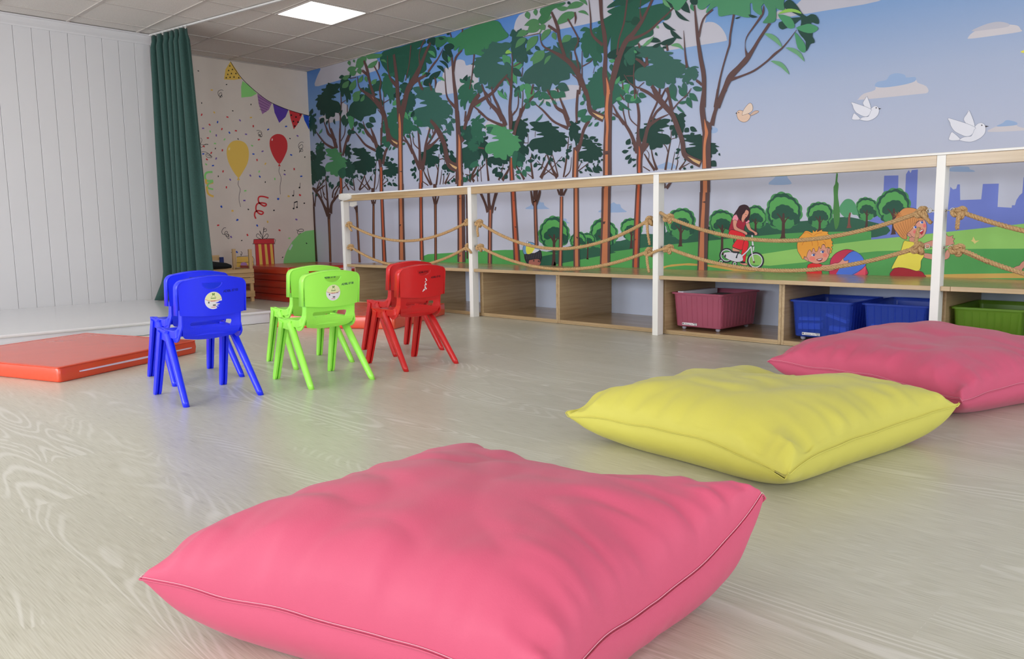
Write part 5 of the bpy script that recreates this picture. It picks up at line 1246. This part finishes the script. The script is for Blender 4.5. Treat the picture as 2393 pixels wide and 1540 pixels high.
LV('E', LG, '380,520,190,600,110 350,620,175,790,100 545,590,360,845,140 760,475,588,685,100 800,530,840,655,80 1095,590,930,700,110 650,830,465,1060,170 760,905,650,1062,60 590,360,320,420,120 580,410,370,540,160 600,400,660,495,110 770,270,610,370,80 1170,205,830,420,150 1295,60,1000,150,110 850,130,1070,130,80 370,190,400,318,90 510,150,515,262,70 420,1000,520,880,60'); GP('E', '590,140 980,35 960,90 820,140 760,200 700,350 600,400 550,320 600,250', (62, 118, 78), 2); LV('E', LG, '1200,195,1380,258,50 1210,-10,1355,92,60', -.15); GP('E', '560,560 600,480 620,450 600,520', LG, 2); LV('E', (26, 62, 54), '1030,30,1085,70,50 1210,690,1250,660,20')
BN('E', 1440, 768, 410, 670, (42, 94, 76)); LV('E', (42, 94, 76), '1330,1010,1440,940,60 1500,1020,1545,1080,30 1250,700,1300,600,80 1530,390,1580,340,60')
LV('F', MG, '165,120,220,-10,70 310,190,420,160,80 340,310,410,200,80 420,200,525,235,80 480,130,590,0,80 560,170,610,80,70 590,40,760,150,110 680,190,760,275,60 750,20,930,130,130 900,30,1000,120,110 780,170,860,240,50 555,275,650,140,30 500,530,630,385,40 230,0,270,150,60'); GP('F', '340,0 480,0 480,80 440,110 380,160 350,80', BG, 2)
GP('G', '-30,470 40,380 80,300 200,230 340,90 420,-40 900,-60 840,0 615,130 700,125 840,90 980,58 1080,90 1132,180 1120,270 1050,322 985,310 940,362 852,412 858,520 820,570 720,600 640,640 600,700 525,740 565,860 545,1000 480,1015 432,885 330,965 250,1000 185,790 190,565 130,760 60,832 -30,800', (36, 88, 70), 2)
GP('G', '130,128 150,90 230,30 330,-30 600,-30 400,90 330,85 200,120', (34, 80, 66), 2); GP('G', '140,190 160,160 330,90 420,130 300,220 200,222', (36, 88, 70), 2); GP('G', '510,340 560,260 640,290 640,360 560,400 510,370', (30, 72, 58), 2); LV('G', (30, 72, 58), '410,335,530,335,30')
T('F', 1480, 20, 440, 640, (44, 96, 80), 1, leaves=2); LV('F', MG, '1235,245,1310,180,60 1190,440,1330,310,130 1240,500,1400,430,120 1300,480,1440,430,100 1365,605,1440,520,30 1470,600,1540,520,50 1780,430,1790,500,60 1470,490,1640,340,60')
GP('G', '-20,1090 130,1100 330,1350 420,1420 350,1540 -20,1700', (44, 96, 80), 2)
GP('G', '140,850 260,770 560,730 700,960 700,1100 560,1180 580,1400 500,1330 440,1300 260,1220 330,960 240,920 160,920', DG, 2); GP('G', '400,860 560,720 570,900 560,1000 480,1020 430,940', (42, 92, 76), 2); LV('G', (42, 92, 76), '410,920,440,1050,40 200,1000,210,1120,60')
LV('G', BG, '170,1250,220,1180,50 260,1320,330,1190,60 320,1310,420,1250,40 350,1420,490,1310,110 410,1400,480,1470,50 590,800,560,830,60'); GP('G', '160,940 240,930 250,960 200,990', BG, 2)
T('G', 955, 1045, 800, 690, D3, 0, leaves=0); BN('G', 1420, 1180, 300, 300, D3, 1); LV('G', D3, '1430,1100,1550,1200,150 1200,1120,1360,1060,140 1450,1080,1520,1035,30 1490,1330,1400,1290,50 1470,1375,1640,1390,80 1430,1465,1540,1540,80 1260,1380,1390,1500,110 1150,1300,1200,1540,130 1330,1290,1380,1440,80 1240,1340,1310,1400,40')
LV('G', (26, 62, 54), '975,650,742,655,80 960,690,1232,570,100 840,740,980,660,60 1190,150,1428,338,60 1000,345,1215,480,60 1120,465,1310,612,70 1000,740,1090,730,40 1310,0,1430,210,120 1120,-20,1190,155,80 1000,60,1100,0,60', .1); GP('G', '1430,0 1555,-10 1555,50 1510,80 1450,60', (26, 62, 54), 2); LV('G', LG2, '1000,-20,1135,130,60 680,730,870,560,50 910,400,940,450,40'); LV('G', LG2, '1125,712,1330,792,60', -.2); LV('G', (62, 128, 90), '1450,60,1490,180,60')
LV('H', M2, '1120,70,1250,180,50 1140,0,1200,180,80 1280,0,1400,100,110 1250,210,1400,170,50 1390,110,1460,290,90 1420,50,1555,180,90 1220,250,1350,365,40 1520,0,1620,10,30 320,250,390,335,60 620,60,750,110,90 550,130,670,190,110 410,80,580,200,130 280,160,520,325,60 490,65,570,0,60 210,420,260,470,70'); GP('H', '-20,-20 340,-20 420,60 300,120 250,200 200,230 -20,270', (44, 96, 80), 2); LV('H', BG, '270,150,400,110,60 500,180,600,60,80 400,0,470,0,60')
# tall trees in front
def tall(*a):
    for crop, s in a: ST(crop, BR, s)
tall(('A', '1590,-20,44 1640,400,62 1665,800,72 1700,1100,100'), ('A', '1925,440,64 1850,620,64 1790,900,60 1735,1120,80'), ('A', '1705,1050,130 1712,1250,100 1712,1545,86'), ('B', '1712,-10,86 1705,400,84 1712,1070,98'), ('J', '1375,180,82 1380,600,84 1390,1120,98'),
     ('C', '-30,1540,70 30,1300,74 100,1050,84 200,880,80 300,680,62 400,430,40 470,280,36'), ('C', '180,940,50 270,880,40 400,810,24'), ('C', '430,760,24 520,630,26 590,540,18 680,370,8'), ('C', '60,900,16 120,640,16 150,320,20'), ('C', '300,640,34 285,480,14 330,320,22 380,230,22'), ('C', '255,840,14 310,990,40 350,1050,20'), ('C', '450,940,24 490,1060,24'), ('C', '535,840,8 555,930,30 540,1030,6'),
     ('B', '1665,290,90 1560,230,84 1500,120,64 1488,0,58'), ('A', '1488,1545,60 1450,1200,60 1380,980,70 1240,790,62 1050,650,30 960,560,14 935,380,12'), ('A', '1240,740,50 1160,500,40 1110,260,44 1050,90,30'), ('A', '1370,920,30 1335,620,30 1355,480,24 1310,340,20 1235,190,18'), ('A', '1320,110,16 1325,180,26 1315,260,6'), ('A', '1405,960,20 1408,780,12 1405,640,8'), ('A', '1510,790,8 1410,850,12'), ('A', '1395,950,24 1378,1250,26 1360,1545,36'), ('A', '1300,970,10 1370,1060,16 1385,1150,16'), ('A', '1020,270,30 1120,350,36'), ('A', '1475,0,10 1490,280,20 1540,430,34 1650,560,50'), ('A', '800,415,8 915,390,10'))
ST('A', OR, '1688,1040,8 1692,1150,36 1702,1300,40 1698,1545,44'); ST('B', OR, '1698,-10,44 1705,380,46 1712,760,44 1715,1065,48'); ST('J', OR, '1370,185,40 1378,600,44 1385,1120,52'); GP('B', '1540,200 1662,262 1650,292 1590,255', TN, 0); GP('A', '1190,730 1220,760 1235,800', OR, 0)
tall(('D', '940,1190,140 940,950,120 940,650,100 925,350,80 905,0,62'), ('C', '905,1545,60 885,1200,62 850,900,44 820,520,28'), ('C', '845,760,30 880,530,32 985,405,18'), ('C', '700,690,6 715,980,16 750,1190,24 890,1350,44'), ('D', '920,930,100 800,880,100 740,770,80 700,550,68 620,370,76 540,230,50 470,150,34'), ('D', '970,420,40 1000,500,60'), ('J', '2240,130,90 2248,600,90 2252,1150,100'), ('J', '2300,130,24 2305,1150,30'),
     ('D', '1022,300,52 1060,150,50 1120,0,54'), ('D', '1030,170,30 1045,0,22'), ('C', '1075,1545,54 1150,1300,64 1270,1120,50'), ('C', '1180,1290,54 1330,1200,44 1480,1100,40 1600,950,40 1730,800,20'), ('C', '1032,1545,24 1045,1400,24'), ('C', '1110,1040,20 1150,800,18 1185,470,24'), ('C', '1310,960,20 1340,1060,26 1420,1250,42 1560,1400,54 1640,1550,54'), ('C', '1470,1000,20 1500,1160,30 1580,1330,38 1655,1550,50'), ('C', '1330,1040,10 1440,1180,14 1455,1260,8 1445,1370,10'), ('C', '1775,1545,50 1768,1330,50 1800,950,30 1810,600,18 1800,450,14'), ('C', '1905,1090,8 1895,1340,20 1780,1500,16'), ('C', '1700,840,14 1750,900,24 1785,1010,20'), ('C', '1150,1300,10 1260,1390,24 1420,1545,24'), ('C', '995,55,22 990,110,22'), ('C', '790,120,16 810,190,14'), ('C', '1830,670,12 1940,610,14'), ('C', '1950,1350,40 1920,1540,40'),
     ('D', '1560,-20,24 1640,90,56 1700,240,64'), ('D', '1250,0,20 1400,120,24 1560,200,32 1660,235,40'), ('D', '1775,0,50 1790,150,52 1780,300,40'), ('D', '1950,50,50 1880,200,50 1845,390,44'), ('D', '1850,0,12 1780,100,12'), ('D', '1250,595,20 1350,610,20'))
ST('D', OR, '932,380,6 945,520,36 945,650,40 945,850,44 952,1000,40 960,1180,42'); ST('J', OR, '2248,130,34 2250,600,40 2255,1150,48'); GP('D', '775,850 908,915 892,952 830,912', TN, 0)
tall(('F', '1682,1395,150 1682,1000,144 1692,600,130 1702,200,134 1704,0,140'), ('L', '570,-10,166 562,500,166 548,1340,186'), ('E', '1690,1545,140 1660,1350,110 1640,1200,84 1652,900,62 1640,600,74 1590,300,52 1572,-20,66'), ('E', '1735,1480,100 1800,1150,80 1850,950,66'),
     ('G', '200,1350,80 270,1100,84 340,850,84 430,650,84 540,530,74 680,330,60 770,150,40 850,-20,40'), ('G', '480,620,54 640,570,38 800,480,34 950,340,30 1130,170,24 1230,20,16'), ('G', '290,860,34 320,620,26 400,350,30 450,-20,30'), ('G', '665,300,44 650,150,12 665,-20,16'), ('E', '1380,-10,8 1410,300,22 1430,560,34 1610,740,44'),
     ('F', '1620,470,100 1500,410,94 1400,330,78 1370,150,62 1330,0,60'), ('E', '1340,1545,60 1230,1260,80 1100,1060,64 960,940,60 800,850,32 620,740,20 580,540,10'), ('E', '990,930,50 900,650,50 870,450,50 770,200,30'), ('E', '1230,1180,34 1180,950,28 1150,820,20 1210,660,24 1130,480,20 1035,310,24'), ('E', '1270,1260,20 1268,1000,14 1270,830,10'), ('E', '1270,1090,16 1410,1010,14 1440,960,8'), ('E', '1250,1260,22 1225,1545,30'), ('F', '1200,0,34 1180,300,42 1182,540,30'), ('E', '1110,1220,12 1190,1290,18 1225,1400,16'), ('E', '1150,200,20 1165,300,34 1150,400,6'), ('E', '715,420,30 860,520,40'), ('E', '320,600,6 560,550,12'), ('E', '1075,870,14 1090,970,20'), ('E', '1475,1100,8 1450,1200,8'),
     ('E', '10,1260,20 90,1330,24 100,1500,20'), ('E', '100,1545,26 130,1000,18 120,880,10'), ('E', '300,1100,12 285,1250,14'), ('E', '160,1090,10 270,1030,14'), ('E', '470,1380,26 440,1545,36'), ('E', '700,1470,30 740,1545,36'), ('E', '870,1440,16 870,1500,18'), ('F', '1770,240,10 1860,420,40 1960,560,54'), ('F', '1770,380,14 1860,440,20'), ('F', '1900,80,14 1960,170,20'))
ST('E', OR, '1665,1270,6 1690,1400,40 1700,1545,60'); ST('F', OR, '1702,0,56 1680,200,46 1672,400,54 1686,600,42 1674,800,44 1672,1000,44'); ST('F', OR, '1672,1060,46 1668,1395,50'); ST('L', OR, '568,-10,78 560,500,82 540,1340,110'); GP('F', '1435,368 1625,440 1607,486 1520,438', TN, 0)
tall(('H', '1690,1230,150 1688,900,144 1695,620,140 1700,520,110'), ('H', '1650,-10,56 1632,150,74 1622,300,86 1645,500,90 1680,680,110'), ('H', '1770,560,80 1820,350,58 1900,150,64 1990,-10,60'), ('H', '1825,300,40 1840,150,34 1862,-10,26'), ('M', '138,-10,192 118,600,186 92,1400,188'), ('K', '9999,0,1 9999,1,1') ,
     ('H', '1600,1160,110 1450,1090,96 1340,1000,82 1310,800,72 1240,600,80 1160,400,76 1060,280,76 950,150,80 860,-10,60'), ('H', '1150,330,54 1110,150,44 1075,-10,40'), ('H', '920,160,44 800,70,32 650,-10,30'), ('H', '1160,310,20 1260,190,18 1400,60,10 1440,0,6'), ('G', '620,1370,20 760,1440,36 900,1545,40'), ('G', '830,1345,50 900,1450,60 970,1545,70'), ('G', '1075,1370,40 1110,1545,44'), ('G', '955,1380,26 945,1545,26'), ('G', '1050,1380,14 985,1500,14'), ('G', '620,1370,10 710,1290,14'), ('G', '570,1545,24 550,1200,20 560,1000,14'), ('G', '400,1170,12 490,1300,14 620,1380,26'), ('G', '430,1190,10 540,1190,14'), ('G', '580,920,26 650,960,40 740,1040,50'), ('G', '620,680,24 650,750,34'), ('G', '1065,700,20 1080,800,34'), ('G', '750,900,40 760,1030,50'), ('G', '1330,480,6 1355,850,24 1385,1060,40'), ('G', '1530,1260,30 1620,1330,40'), ('G', '1230,20,30 1300,25,30'), ('G', '1350,1540,12 1450,1380,8'), ('G', '370,1270,10 385,1400,24'), ('G', '340,1480,14 385,1545,30'), ('G', '600,1490,14 620,1400,10'),
     ('I', '25,80,18 55,400,40 80,620,50 115,850,60 160,1120,66 160,1550,54'), ('I', '85,540,34 150,280,24 290,140,24'), ('I', '592,205,30 540,500,28 530,640,28 500,740,26 430,980,22 380,1200,28 320,1545,44'), ('I', '1110,335,46 960,560,44 865,720,54 770,860,84 660,980,80 540,1110,96 460,1280,74 350,1550,90'), ('I', '1020,80,8 1005,200,36 890,370,26 775,540,16 755,690,10 790,830,56'), ('I', '1495,430,6 1400,560,16 1290,690,24 1180,780,36 1060,890,26 880,1020,28 690,1100,28 540,1150,50'), ('I', '55,1160,34 130,1220,36'))
GP('H', '1690,480 1735,515 1760,500 1770,620 1700,640', BR, 0)
ST('H', OR, '1657,460,6 1675,580,36 1690,680,54 1668,800,44 1656,950,42 1658,1230,60'); GP('H', '1690,700 1718,668 1705,720', OR, 0); ST('M', OR, '130,-10,50 115,300,62 98,600,72 78,1400,106'); GP('H', '1390,1040 1597,1125 1577,1172 1480,1118', TN, 0)
# trunks carried on behind the rail
for cr, x, y0, y1, w, col in (('J', 490, 90, 150, 50, RO), ('J', 1086, 60, 215, 54, RO), ('J', 1372, 0, 195, 86, OR), ('J', 1663, -20, 180, 54, RO), ('J', 2240, -60, 140, 92, OR), ('K', 724, -60, 45, 90, RO), ('K', 1812, -90, 0, 98, OR), ('L', 574, -130, 0, 166, OR), ('L', 1128, -130, 0, 104, RO), ('M', 146, -260, 0, 190, OR)):
    GS(cr, '%d,%d,%d %d,%d,%d' % (x, y0, w, x, y1, w), BR); GS(cr, '%d,%d,%d %d,%d,%d' % (x, y0, w*.42, x, y1, w*.42), col)
ST('J', BR2, '960,60,50 962,240,40', '1872,0,50 1874,180,44'); ST('K', BR2, '320,-50,50 315,60,44', '1120,-50,90 1120,30,90', '1562,-60,60 1560,10,60')
for crop, s in (('F', '1652,1045 1705,1030 1700,1062'), ('H', '108,995 155,985 150,1012'), ('B', '1690,775 1740,765 1735,788'), ('L', '510,572 562,568 545,612 515,612'), ('M', '90,170 150,152 150,192'), ('M', '50,700 100,702 60,712'), ('J', '1350,595 1380,592 1362,628'), ('J', '2235,1045 2258,1042 2240,1078'), ('J', '2230,205 2260,210 2235,218'), ('L', '1050,870 1085,868 1062,895'), ('K', '760,650 795,660 780,680'), ('K', '1815,830 1845,835 1840,870'), ('K', '740,205 760,205 755,220')): GP(crop, s, BR2, 0)
# topmost bright crowns at the right
GP('I', '-420,-120 -300,60 -260,140 -200,150 -120,60 -60,-20 0,10 60,60 70,110 110,142 170,130 258,48 200,150 196,192 250,150 330,98 362,108 368,210 410,240 580,208 700,240 790,256 832,230 824,60 860,58 868,140 930,200 978,222 1000,190 985,100 972,-100', (74, 140, 100), 2)
GP('I', '1000,-60 1030,60 1080,140 1086,220 1008,322 1050,338 1140,330 1196,290 1202,150 1195,120 1260,150 1320,142 1310,60 1300,-100', (70, 134, 96), 2)
GP('I', '-20,-30 60,-30 75,40 50,72 -20,60', (26, 62, 54), 2); LV('I', (26, 62, 54), '610,270,690,240,24 800,215,935,248,40')
GP('I', '1310,70 1350,12 1400,0 1450,30 1520,110 1570,190 1640,240 1700,206 1770,220 1815,290 1812,348 1760,340 1702,330 1725,480 1722,530 1752,580 1745,622 1692,636 1634,746 1625,600 1560,520 1510,430 1548,390 1560,280 1490,330 1440,370 1360,400 1290,428 1240,392 1238,330 1280,310 1400,262 1540,250 1540,235 1440,185 1340,130', (30, 68, 58), 2)
GP('I', '1228,205 1320,142 1420,128 1520,152 1568,202 1450,175 1330,185', YG, 2)
for s in ('1225,210 1400,245 1470,370 1440,410 1370,405 1290,310', '1485,405 1600,360 1690,345 1800,395 1790,440 1710,480 1600,465', '1470,465 1560,560 1625,660 1620,750 1570,752 1510,690 1480,560'): GP('I', s, (72, 144, 100), 2)
for s in ('1028,490 1130,490 1230,560 1287,685 1180,600', '1335,690 1450,695 1560,770 1610,892 1500,790', '1118,880 1240,885 1330,950 1392,1078 1270,970'): GP('I', s, (104, 160, 118), 2)
mural = MU.build('wall_mural'); tag(mural, 'printed park mural with tall trees, birds and playing children covering the right wall', 'mural')

# ---- painted party decorations on the back wall
def onback(x, y): p = ony(x, y, YB); return (p.x, p.z)
PB = Paint(onback, lambda a, z, d: (a, YB-.0006-d, z), [(0, XW-.002, True), (0, 3.26, False), (1, 2.60, True), (1, .02, False)], .000012)
MU_keep = MU; MU = PB
def dab(x, y, w, h, a, c):
    a = radians(a); PB.poly([(x+p*cos(a)-q*sin(a), y+p*sin(a)+q*cos(a)) for p, q in ((-w/2, -h/2), (w/2, -h/2), (w/2, h/2), (-w/2, h/2))], c)
YE = (240, 200, 96); RD = (214, 60, 64); GN = (150, 224, 130); PU = (96, 66, 170); BLK = (34, 30, 34); BL = (40, 84, 200); PLm = (168, 120, 172)
def UP(s, c, n=0): P = pp('U', s); PB.poly(sm(P, n) if n else P, c)
UP('1595,425 1640,490 1672,545 1620,553 1550,550 1560,480', YE); UP('1678,560 1720,590 1778,648 1740,668 1670,675 1668,600', GN); UP('1780,648 1882,712 1860,760 1815,790 1790,720', PLm); UP('1888,715 1996,760 1975,810 1932,850 1900,780', PU); UP('2000,762 2092,790 2065,850 2033,895 2010,820', RD); UP('2098,795 2160,805 2160,920 2135,890 2105,830', BL)
for k in range(5): PB.line(pp('U', '%d,%d %d,%d' % (1783+3*k, 668+22*k, 1868-6*k, 718+14*k)), (70, 40, 90), .8)
for x, y in ((1590, 455), (1582, 487), (1608, 480), (1576, 514), (1601, 508), (1632, 508), (1565, 537), (1592, 534), (1619, 532), (1652, 537)): UP('%d,%d %d,%d %d,%d' % (x, y-7, x+6, y+5, x-6, y+5), BLK)
for x, y in ((2015, 797), (2048, 810), (2078, 795), (2030, 840), (2062, 845), (2040, 873)): disc('U', x, y, 6, BLK)
PB.line(pp('U', '1594,425 1640,500 1700,570 1790,650 1880,712 2000,762 2140,802'), BLK, 1.3)
UP('1648,972 1690,985 1715,1020 1722,1070 1712,1130 1680,1190 1655,1228 1645,1228 1610,1180 1580,1120 1568,1060 1575,1015 1605,980', YE, 3); UP('1650,1226 1662,1246 1638,1246', YE); PB.line(pp('U', '1650,1248 1648,1280 1662,1310 1655,1350 1655,1390 1665,1432'), (60, 56, 60), 1)
UP('1925,927 1960,938 1985,975 1988,1030 1970,1080 1945,1125 1932,1132 1915,1120 1885,1070 1866,1010 1870,960 1895,935', RD, 3); UP('1932,1130 1942,1150 1924,1150', RD); PB.line(pp('U', '1934,1152 1930,1190 1945,1230 1938,1290 1940,1345'), (60, 56, 60), 1)
dab(*[(1883/2.961), 966/2.961, 3, 5, 10, (240, 200, 196)]); dab(1586/2.961, 1030/2.961, 4, 6, 10, (246, 226, 170))
def ribbon(crop, s, c, w): PB.stroke([(x, y, w) for x, y in pp(crop, s)], c, 4)
ribbon('V', '1135,175 1050,150 975,150 950,190 960,250 1000,290 1060,320 1095,300 1080,275 1000,262 935,280 910,330 915,400 960,450 1010,468 1042,440 1010,415 940,405 895,430 885,490 908,548', RD, 3.6)
ribbon('U', '1470,1190 1430,1195 1418,1220 1430,1250 1475,1250', GN, 5); ribbon('U', '1425,1240 1430,1270 1475,1262', YE, 5); ribbon('U', '1475,1255 1440,1275 1440,1300 1475,1310', GN, 4); ribbon('U', '1430,1290 1440,1340 1478,1360', YE, 5)
for s in ('1545,628 1520,625 1508,640 1515,665 1535,660 1530,640 1515,655 1525,672 1538,668 1530,660 1520,680', '1775,905 1800,905 1812,920 1800,935 1785,925 1795,912 1810,925 1812,945 1795,945 1790,935 1808,945', '2100,988 2075,988 2065,1010 2075,1030 2095,1020 2090,1000 2070,1015 2075,1045 2095,1045 2090,1030 2070,1055', '1385,955 1398,970 1390,1000 1440,1000 1420,998 1390,1020', '1395,1052 1430,1055 1465,1090 1430,1085 1425,1065 1445,1065 1465,1085'): PB.line(sm(pp('U', s), 2), BLK, .9)
for s in ('370,712 310,740 295,790 320,830 370,820 400,790 370,775 345,810 370,860 410,865 425,840 395,830 375,860 425,905', '1635,748 1690,780 1760,770 1755,740 1690,740 1655,790 1690,840 1750,840 1750,815 1700,815 1680,850 1720,912', '1025,905 1020,860 975,765', '1028,905 1040,800 1055,700', '1055,700 1045,760 1080,780 1100,750 1080,725 1050,745', '1028,905 950,820 915,850 940,890 1000,912 1028,905 1100,820 1130,850 1100,900 1028,912', '460,1150 495,1170', '635,1140 660,1165 640,1210', '640,1270 660,1285 640,1305'): PB.line(sm(pp('V', s), 2), BLK, 1.1)
# notes
for s in ('1592,35 1590,130', '1595,262 1595,360', '1655,238 1650,340', '1595,262 1655,238'): PB.line(pp('V', s), BLK, 1.1)
PB.line(pp('V', '1595,258 1655,236'), BLK, 2.4)
for x, y in ((1577, 132), (1586, 364), (1646, 342)): disc('V', x, y, 17, BLK, 15)
PB.line(pp('U', '2077,1265 2075,1300'), BLK, 1); disc('U', 2072, 1298, 6, BLK)
# present, green dome, yellow cake
GPv = lambda s, c, n=0: PB.poly(sm(pp('V', s), n) if n else pp('V', s), c)
GPv('890,1000 1225,1000 1240,1260 1250,1420 915,1420', (206, 62, 66)); 
for s in ('950,1005 1000,1003 1035,1420 980,1420', '1060,1000 1100,998 1145,1420 1092,1420', '1158,998 1200,996 1242,1420 1190,1420'): GPv(s, YE)
GPv('870,920 1235,908 1240,990 1225,998 875,1002 865,990', (210, 60, 66)); PB.line(pp('V', '870,920 1235,908 1240,990 1225,998 875,1002 865,990'), BLK, .9, True); PB.line(pp('V', '892,1005 915,1420'), BLK, .8); PB.line(pp('V', '1225,1000 1250,1420'), BLK, .8)
GPv('1400,1420 1410,1280 1460,1130 1560,960 1680,830 1800,770 1960,750 2100,760 2100,1420', (140, 214, 128)); GPv('1495,1100 1550,1000 1575,1025 1525,1115', (214, 226, 220))
GPv('560,1235 850,1228 862,1340 870,1420 560,1420', YE); PB.line(pp('V', '560,1235 850,1228 866,1400'), BLK, .9); PB.line(pp('V', '560,1340 860,1325'), BLK, .9); disc('V', 690, 1370, 60, (190, 140, 200), 40)
# confetti
CF = '''1372,491,k 1567,585,k 1395,713,k 1465,623,y 1395,794,r 1450,863,r 1405,888,p 1454,910,g 1505,845,b 1482,778,y 1573,810,r 1660,833,p 1736,723,k 1610,767,k 1736,813,y 1752,873,r 1855,896,b 1535,893,r 1632,905,r 1587,918,b 1496,937,p 1438,955,r 1553,965,g 1647,962,k 1702,929,p 1791,966,r 1979,875,b 2006,959,k 2058,940,p 1409,1013,r 1490,1028,k 1461,1058,r 1538,1040,r 1406,1065,b 1431,1103,r 1495,1097,p 1744,1008,g 1816,1047,p 1753,1066,b 1778,1107,r 1836,1133,y 1473,1146,b 1543,1186,r 1510,1220,k 1592,1243,p 1566,1296,r 1732,1215,p 1797,1222,b 1793,1187,g 1835,1260,k 1901,1238,g 1969,1180,k 1969,1207,p 2035,1170,r 2084,1220,b 2109,1087,k 2014,1072,b 1697,1320,g 1690,1388,p 1531,1431,b 1608,1459,y 1717,1449,k 1924,1377,b 1997,1358,y 2075,1350,r 2105,1407,k 1895,1456,k 1640,1522,b 2050,1519,p 1487,993,g 1426,1137,g'''
cc = dict(k=BLK, y=YE, r=RD, p=(130, 100, 180), g=GN, b=BL)
for w in CF.split():
    x, y, c = w.split(','); x = float(x); y = float(y); r_ = (x*13+y*7) % 180; big = 1 if c != 'k' else .7
    dab(x/2.961, y/2.961, 5*big, 3*big, r_, cc[c])
for w in '228,665,r 575,570,b 930,670,b 755,840,r 460,875,p 652,940,k 1332,755,r 1635,562,p 1118,603,y 1700,122,r 1510,898,g 1818,990,k 1388,1242,k 565,1148,b 287,330,b 700,220,p 772,380,k 1233,398,k 1308,190,b 488,405,y 715,45,g 1495,142,y 1778,268,k'.split():
    x, y, c = w.split(','); x = float(x); y = float(y); dab(480+x/7.7, 440+y/7.7, 5 if c != 'k' else 3.2, 3.4 if c != 'k' else 2.2, (x*3+y) % 120-40, cc[c])
pw = PB.build('wall_painting'); tag(pw, 'painted party decorations with bunting, balloons, confetti and a present on the cream back wall', 'wall painting')
MU = MU_keep
